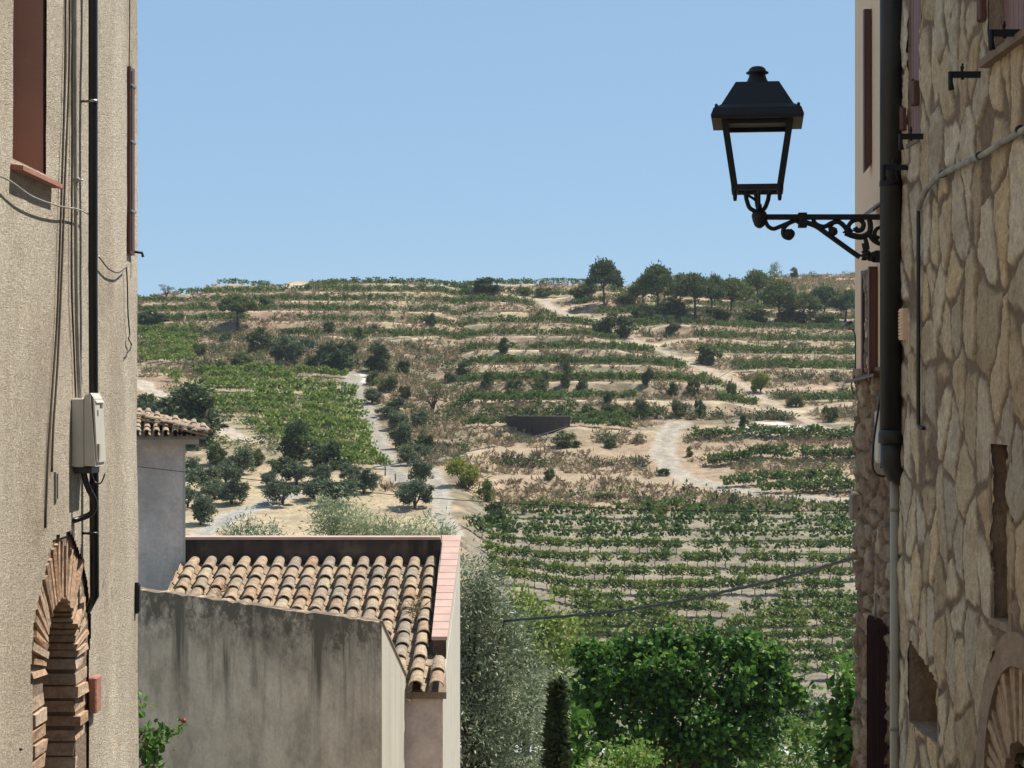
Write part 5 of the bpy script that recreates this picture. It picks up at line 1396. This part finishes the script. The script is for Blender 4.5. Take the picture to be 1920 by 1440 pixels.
# dark red cabinet at the foot
ym = 9.98; t3 = thing('metal_cabinet', 'tall dark red metal cabinet against the rubble base at the bottom right', 'cabinet', (XR, ym, -3))
zt_ = ZL(1158, ym); px0 = (1625-CX)/F*ym
mb = MB(); mb.hexa([(px0,ym,-3.4),(XR,ym,-3.4),(XR,ym+.05,-3.4),(px0+.02,ym+.05,-3.4),(px0,ym,zt_-.01),(XR-.005,ym,zt_-.045),(XR-.005,ym+.05,zt_-.02),(px0+.02,ym+.05,zt_+.01)]); mb.build('body', M_darkred, t3)
mb = MB(); mb.box(px0+.012, px0+.03, ym-.006, ym-.001, -3.3, zt_-.06); mb.box(px0+.05, px0+.062, ym-.006, ym-.001, -3.3, zt_-.06); mb.build('door_fold', M_darkred, t3)
mb = MB(); mb.tube([at(1641,1162,10.0), at(1641,1112,10.0)], .006, 7); mb.tube([at(1633,1118,10.0), at(1641,1112,10.0), at(1648,1122,10.0)], .004, 6); tag(mb.build('metal_pin', M_conduit), 'pale metal pin standing on top of the dark red cabinet', 'pin')
# small junction box + hanging cable beside the downpipe
p = rpt(1660, 830, .05); t3 = thing('junction_box', 'small pale junction box half hidden behind the black downpipe', 'utility box', (XR, 9.95, ZL(870,9.95)))
mb = MB(); mb.bev(XR-.07, XR, 9.85, 9.97, ZL(868,9.9), ZL(770,9.9), .01); mb.build('case', M_box, t3)
mb = MB(); mb.tube([(XR-.04,9.9,ZL(868,9.9)),(XR-.04,9.9,ZL(878,9.9))], .014, 9); mb.build('gland', M_blackpl, t3)
mb = MB(); mb.tube(curve([at(1657,700,9.8), at(1652,730,9.8), at(1645,780,9.8), at(1638,830,9.78), at(1636,870,9.76), at(1642,888,9.75), at(1656,893,9.74), at(1666,885,9.73), at(1670,870,9.73)], 6), .006, 7)
tag(mb.build('cable', M_blackpl), 'black cable hanging in a loop left of the downpipe', 'cable')
mb = MB(); mb.bev(XR-.035, XR+.02, YR(1606), YR(1603.5), ZL(975,10.85), ZL(928,10.85), .012); tag(mb.build('junction_box', M_conduit), 'small grey box on the far edge of the stone base', 'utility box')
# wire running along the outside edge of the cream house
mb = MB(); mb.tube(curve([at(1590,617,10.9), at(1598,618,10.9), at(1603,628,10.9), at(1604,650,10.9), at(1603,700,10.9), at(1596,722,10.9), at(1602,740,10.9)], 5), .004, 6)
tag(mb.build('cable', M_cable), 'thin wire bending round the far corner of the cream house', 'wire')

# ------------------------------------------------------------------ street lamp
DL = 10.0
def lp(px, py, dy=0): p_ = at(px, py, DL); return Vector((p_.x, DL+dy, p_.z))
k_ = DL/F
lamp = thing('street_lamp', 'black wall lantern on a scrolled iron bracket against the sky', 'street lamp', lp(1700, 405))
mb = MB(); c = lp(1420, 232)
prof = [(84,232),(85,226),(80,212),(66,204),(41,161),(40,159),(20,159)]
mb.frustum4((c.x, c.y, 0), [(h*k_, (HY-y)/F*DL) for h, y in prof])
mb.lathe((c.x, c.y, 0), [(r_*k_, (HY-y)/F*DL) for r_, y in ((24,160),(21,155),(17,147),(15,140),(21,138),(21,135.5),(17,134),(15,129),(10,125.5),(3,124))], 24)
for sx in (-1, 1):
    for sy_ in (-1, 1): mb.lathe((c.x+sx*75*k_, c.y+sy_*75*k_, 0), [(3*k_,(HY-216)/F*DL),(3*k_,(HY-206)/F*DL),(1*k_,(HY-204)/F*DL)], 8)
mb.build('lantern_roof', M_iron, lamp)
mb = MB()
def bar(mb, a, b, w): 
    mb.tube([a, b], w, 4, smooth=False)
ht, hb = 60*k_, 42*k_; zt_, zb_ = (HY-232)/F*DL, (HY-352)/F*DL
cor = [(-1,-1),(1,-1),(1,1),(-1,1)]
for sx, sy_ in cor:
    mb.hexa([(c.x+sx*hb-6*k_, c.y+sy_*hb-6*k_, zb_),(c.x+sx*hb+6*k_, c.y+sy_*hb-6*k_, zb_),(c.x+sx*hb+6*k_, c.y+sy_*hb+6*k_, zb_),(c.x+sx*hb-6*k_, c.y+sy_*hb+6*k_, zb_),
             (c.x+sx*ht-6*k_, c.y+sy_*ht-6*k_, zt_),(c.x+sx*ht+6*k_, c.y+sy_*ht-6*k_, zt_),(c.x+sx*ht+6*k_, c.y+sy_*ht+6*k_, zt_),(c.x+sx*ht-6*k_, c.y+sy_*ht+6*k_, zt_)])
    mb.lathe((c.x+sx*hb, c.y+sy_*hb, 0), [(3*k_,(HY-372)/F*DL),(4*k_,(HY-366)/F*DL),(4*k_,(HY-358)/F*DL)], 8)
for (z, h, wv) in ((zb_-3*k_, hb, 6*k_), ((HY-236)/F*DL, ht, 4*k_)):
    for s_ in (-1, 1):
        mb.box(c.x-h, c.x+h, c.y+s_*h-wv, c.y+s_*h+wv, z-wv*.9, z+wv*.9); mb.box(c.x+s_*h-wv, c.x+s_*h+wv, c.y-h, c.y+h, z-wv*.9, z+wv*.9)
mb.build('lantern_frame', M_iron, lamp)
mb = MB(); mb.box(c.x-54*k_, c.x+54*k_, c.y-54*k_, c.y+54*k_, (HY-229)/F*DL, (HY-226)/F*DL); mb.build('light_panel', M_box, lamp)
mb = MB()
for s_ in (-1, 1):
    mb.tube(curve([lp(1420+s_*44,356), lp(1420+s_*24,362), lp(1420+s_*20,375), lp(1420+s_*14,390), lp(1420+s_*2+2,398)], 6), 4.2*k_, 8)
mb.tube(curve([lp(1420,356), lp(1398,364,-.03), lp(1412,372), lp(1424,384), lp(1425,398)], 6), 2.6*k_, 7)
for s_ in (-1, 1): mb.tube(curve([lp(1420,356,s_*.11), lp(1420,366,s_*.06), lp(1421,384,s_*.04), lp(1423,398)], 5), 3.4*k_, 7)
LANT = [o_ for o_ in lamp.children]
RL = Matrix.Translation((c.x, c.y, 0)) @ Matrix.Rotation(R(-7.1), 4, 'Z') @ Matrix.Translation((-c.x, -c.y, 0))
for o_ in LANT: o_.data.transform(RL)
h = lp(1424, 408); mb.lathe((h.x, h.y, 0), [(r_*k_, (HY-y)/F*DL) for r_, y in ((3,428),(9,424),(13,414),(15,405),(13,398),(10,396),(5,394),(4.5,383),(2,382))], 12)
mb.build('yoke', M_iron, lamp)
mb = MB()
mb.box(lp(1434,0).x, 1.9, DL-.014, DL+.014, (HY-412)/F*DL, (HY-402)/F*DL)
mb.box(lp(1497,0).x, lp(1512,0).x, DL-.022, DL+.022, (HY-427)/F*DL, (HY-399)/F*DL)
mb.build('arm', M_iron, lamp)
mb = MB()
def scroll(pts, r0_, r1_): 
    cv = curve([lp(*p_) for p_ in pts], 7); mb.tube(cv, [r0_+(r1_-r0_)*i/(len(cv)-1) for i in range(len(cv))], 8)
scroll([(1434,412),(1440,424),(1450,429),(1462,425),(1474,420),(1490,414),(1500,418)], 4*k_, 4*k_)
scroll([(1490,414),(1477,420),(1469,430),(1470,442),(1480,446),(1486,438),(1480,432)], 4*k_, 5*k_)
b_ = lp(1478,437); mb.lathe((b_.x,b_.y,b_.z), [(.004,-9*k_),(8*k_,-5*k_),(9.5*k_,0),(8*k_,5*k_),(.004,8*k_)], 12)
scroll([(1508,416),(1530,424),(1550,438),(1575,456),(1600,474),(1612,482)], 5*k_, 5*k_)
scroll([(1524,410),(1530,420),(1545,425),(1560,418),(1572,416),(1583,424),(1590,434)], 4*k_, 5*k_)
scroll([(1548,440),(1556,436),(1556,426),(1562,420)], 3*k_, 3*k_)
b_ = lp(1562,434); mb.lathe((b_.x,b_.y,b_.z), [(.004,-9*k_),(8*k_,-5*k_),(9*k_,0),(7*k_,6*k_),(.004,9*k_)], 12)
scroll([(1590,434),(1592,422),(1600,414),(1612,412),(1619,420),(1616,430),(1607,432),(1603,426)], 4*k_, 5*k_)
scroll([(1585,436),(1600,442),(1616,444),(1630,436),(1632,422),(1630,412)], 6*k_, 5*k_)
scroll([(1630,440),(1640,452),(1655,458),(1668,456)], 5*k_, 4*k_)
scroll([(1655,425),(1643,430),(1640,442),(1648,448)], 3*k_, 5*k_)
for (a_, b2_) in ((1622,446),(1619,456)): scroll([(a_,b2_),(a_+3,b2_+12),(a_+4,b2_+22)], 4*k_, 5*k_)
mb.build('scrollwork', M_iron, lamp)
mb = MB(); rl = random.Random(3)
for k in range(26):
    a = rl.uniform(0, 6.28); e = (1628+24*math.cos(a)*rl.uniform(.5,1), 480+14*math.sin(a)*rl.uniform(.5,1))
    mb.tube([lp(1630,480,rl.uniform(-.02,.02)), lp((1630+e[0])/2,(480+e[1])/2,rl.uniform(-.03,.03)), lp(*e)], [4*k_,5*k_,1*k_], 6)
for k in range(8):
    x_ = 1582+k*1.2; mb.tube([lp(1588,434), lp(1580+k*3, 424+abs(4-k)*3)], [4*k_,1.5*k_], 6)
mb.box(lp(1640,0).x, 1.9, DL-.02, DL+.02, (HY-492)/F*DL, (HY-470)/F*DL)
mb.build('acanthus_leaves', M_iron, lamp)
mb = MB(); mb.bev(1.87, 1.91, DL-.035, DL+.035, (HY-500)/F*DL, (HY-392)/F*DL, .006); mb.build('wall_plate', M_iron, lamp)

# ------------------------------------------------------------------ overhead wires
def wire(label, pts, r, mat=M_blackpl, strands=1):
    mb = MB(); cv = curve([at(*p_) for p_ in pts], 12)
    for s_ in range(strands):
        off = [Vector((0, 0, (r*1.5*math.cos(i*.9+s_*2.1)))) + Vector((0, r*1.5*math.sin(i*.9+s_*2.1), 0)) for i in range(len(cv))] if strands > 1 else [Vector()]*len(cv)
        mb.tube([a+b for a, b in zip(cv, off)], r, 6)
    return tag(mb.build('overhead_cable', mat), label, 'cable')
wire('long thin cable crossing from the left house to the right one above the field', [(180,868,18),(258,875,18),(480,900,17.5),(720,926,17),(960,944,16.5),(1200,955,16),(1400,959,15.5),(1600,957,15),(1640,955,14.8)], .0035)
wire('thick twisted black cable rising to the right in front of the vineyard', [(940,1166,34),(960,1163,34),(1120,1150,31),(1260,1130,28.5),(1400,1100,26),(1500,1076,24),(1600,1045,22),(1650,1028,21)], .010, strands=3)
wire('thin cable under the thick one, running toward the stone house', [(1040,1192,60),(1200,1187,50),(1400,1178,42),(1600,1168,34)], .006)
wire('short thin cable slanting down above the olive at the lower right', [(1440,1283,40),(1500,1268,36),(1560,1250,32),(1620,1228,28)], .008)
wire('distant cable spanning the brown slope up to the dark tank', [(700,876,110),(740,870,120),(815,859,130),(900,842,145),(980,825,160),(1062,800,180)], .035)
wire('distant cable slanting over the diagonal path towards the wood', [(1340,712,60),(1400,680,48),(1480,650,38),(1550,624,32),(1592,606,28)], .007)
mb = MB(); a_, b_ = at(1578,612,29), at(1596,604,28); mb.tube([a_, a_.lerp(b_,.5), b_], [.012,.035,.02], 8); tag(mb.build('cable_insulator', M_blackpl), 'black insulator at the upper end of the slanting cable', 'insulator')
# fence posts by the gravel track
M_post = simple('weathered_post', (.10,.075,.055), (.06,.045,.035), 10, .9)
for px, py, h_, lb in ((722,892,20,'thin post at the lower corner of the bright vineyard'),(741,902,14,'thin post beside the lower end of the gravel track'),(661,744,24,'thin post at the upper end of the gravel track'),(560,636,20,'thin post above the wide grey green bush')):
    p = hit(px, py); mb = MB(); mb.tube([(0,0,-.3),(.02,0,h_*p.y/F*.6),(.0,.02,h_*p.y/F)], [.07,.06,.05], 6); mb.tube([(-.12,0,h_*p.y/F*.8),(.12,0,h_*p.y/F*.8)], .02, 5)
    o = mb.build('fence_post', M_post); o.location = p; tag(o, lb, 'post')


# ------------------------------------------------------------------ air
mb = MB(); mb.box(-700, 700, -22, 720, min(float(TZ.min())-1.5, -12), 34)
m = bpy.data.materials.new('haze_air'); m.use_nodes = True; n_ = m.node_tree.nodes; n_.clear()
pv = n_.new('ShaderNodeVolumePrincipled'); pv.inputs['Color'].default_value = (.82, .88, .96, 1); pv.inputs['Density'].default_value = .00014; pv.inputs['Anisotropy'].default_value = .2
om = n_.new('ShaderNodeOutputMaterial'); m.node_tree.links.new(pv.outputs[0], om.inputs['Volume'])
tag(mb.build('haze', m), kind='stuff')
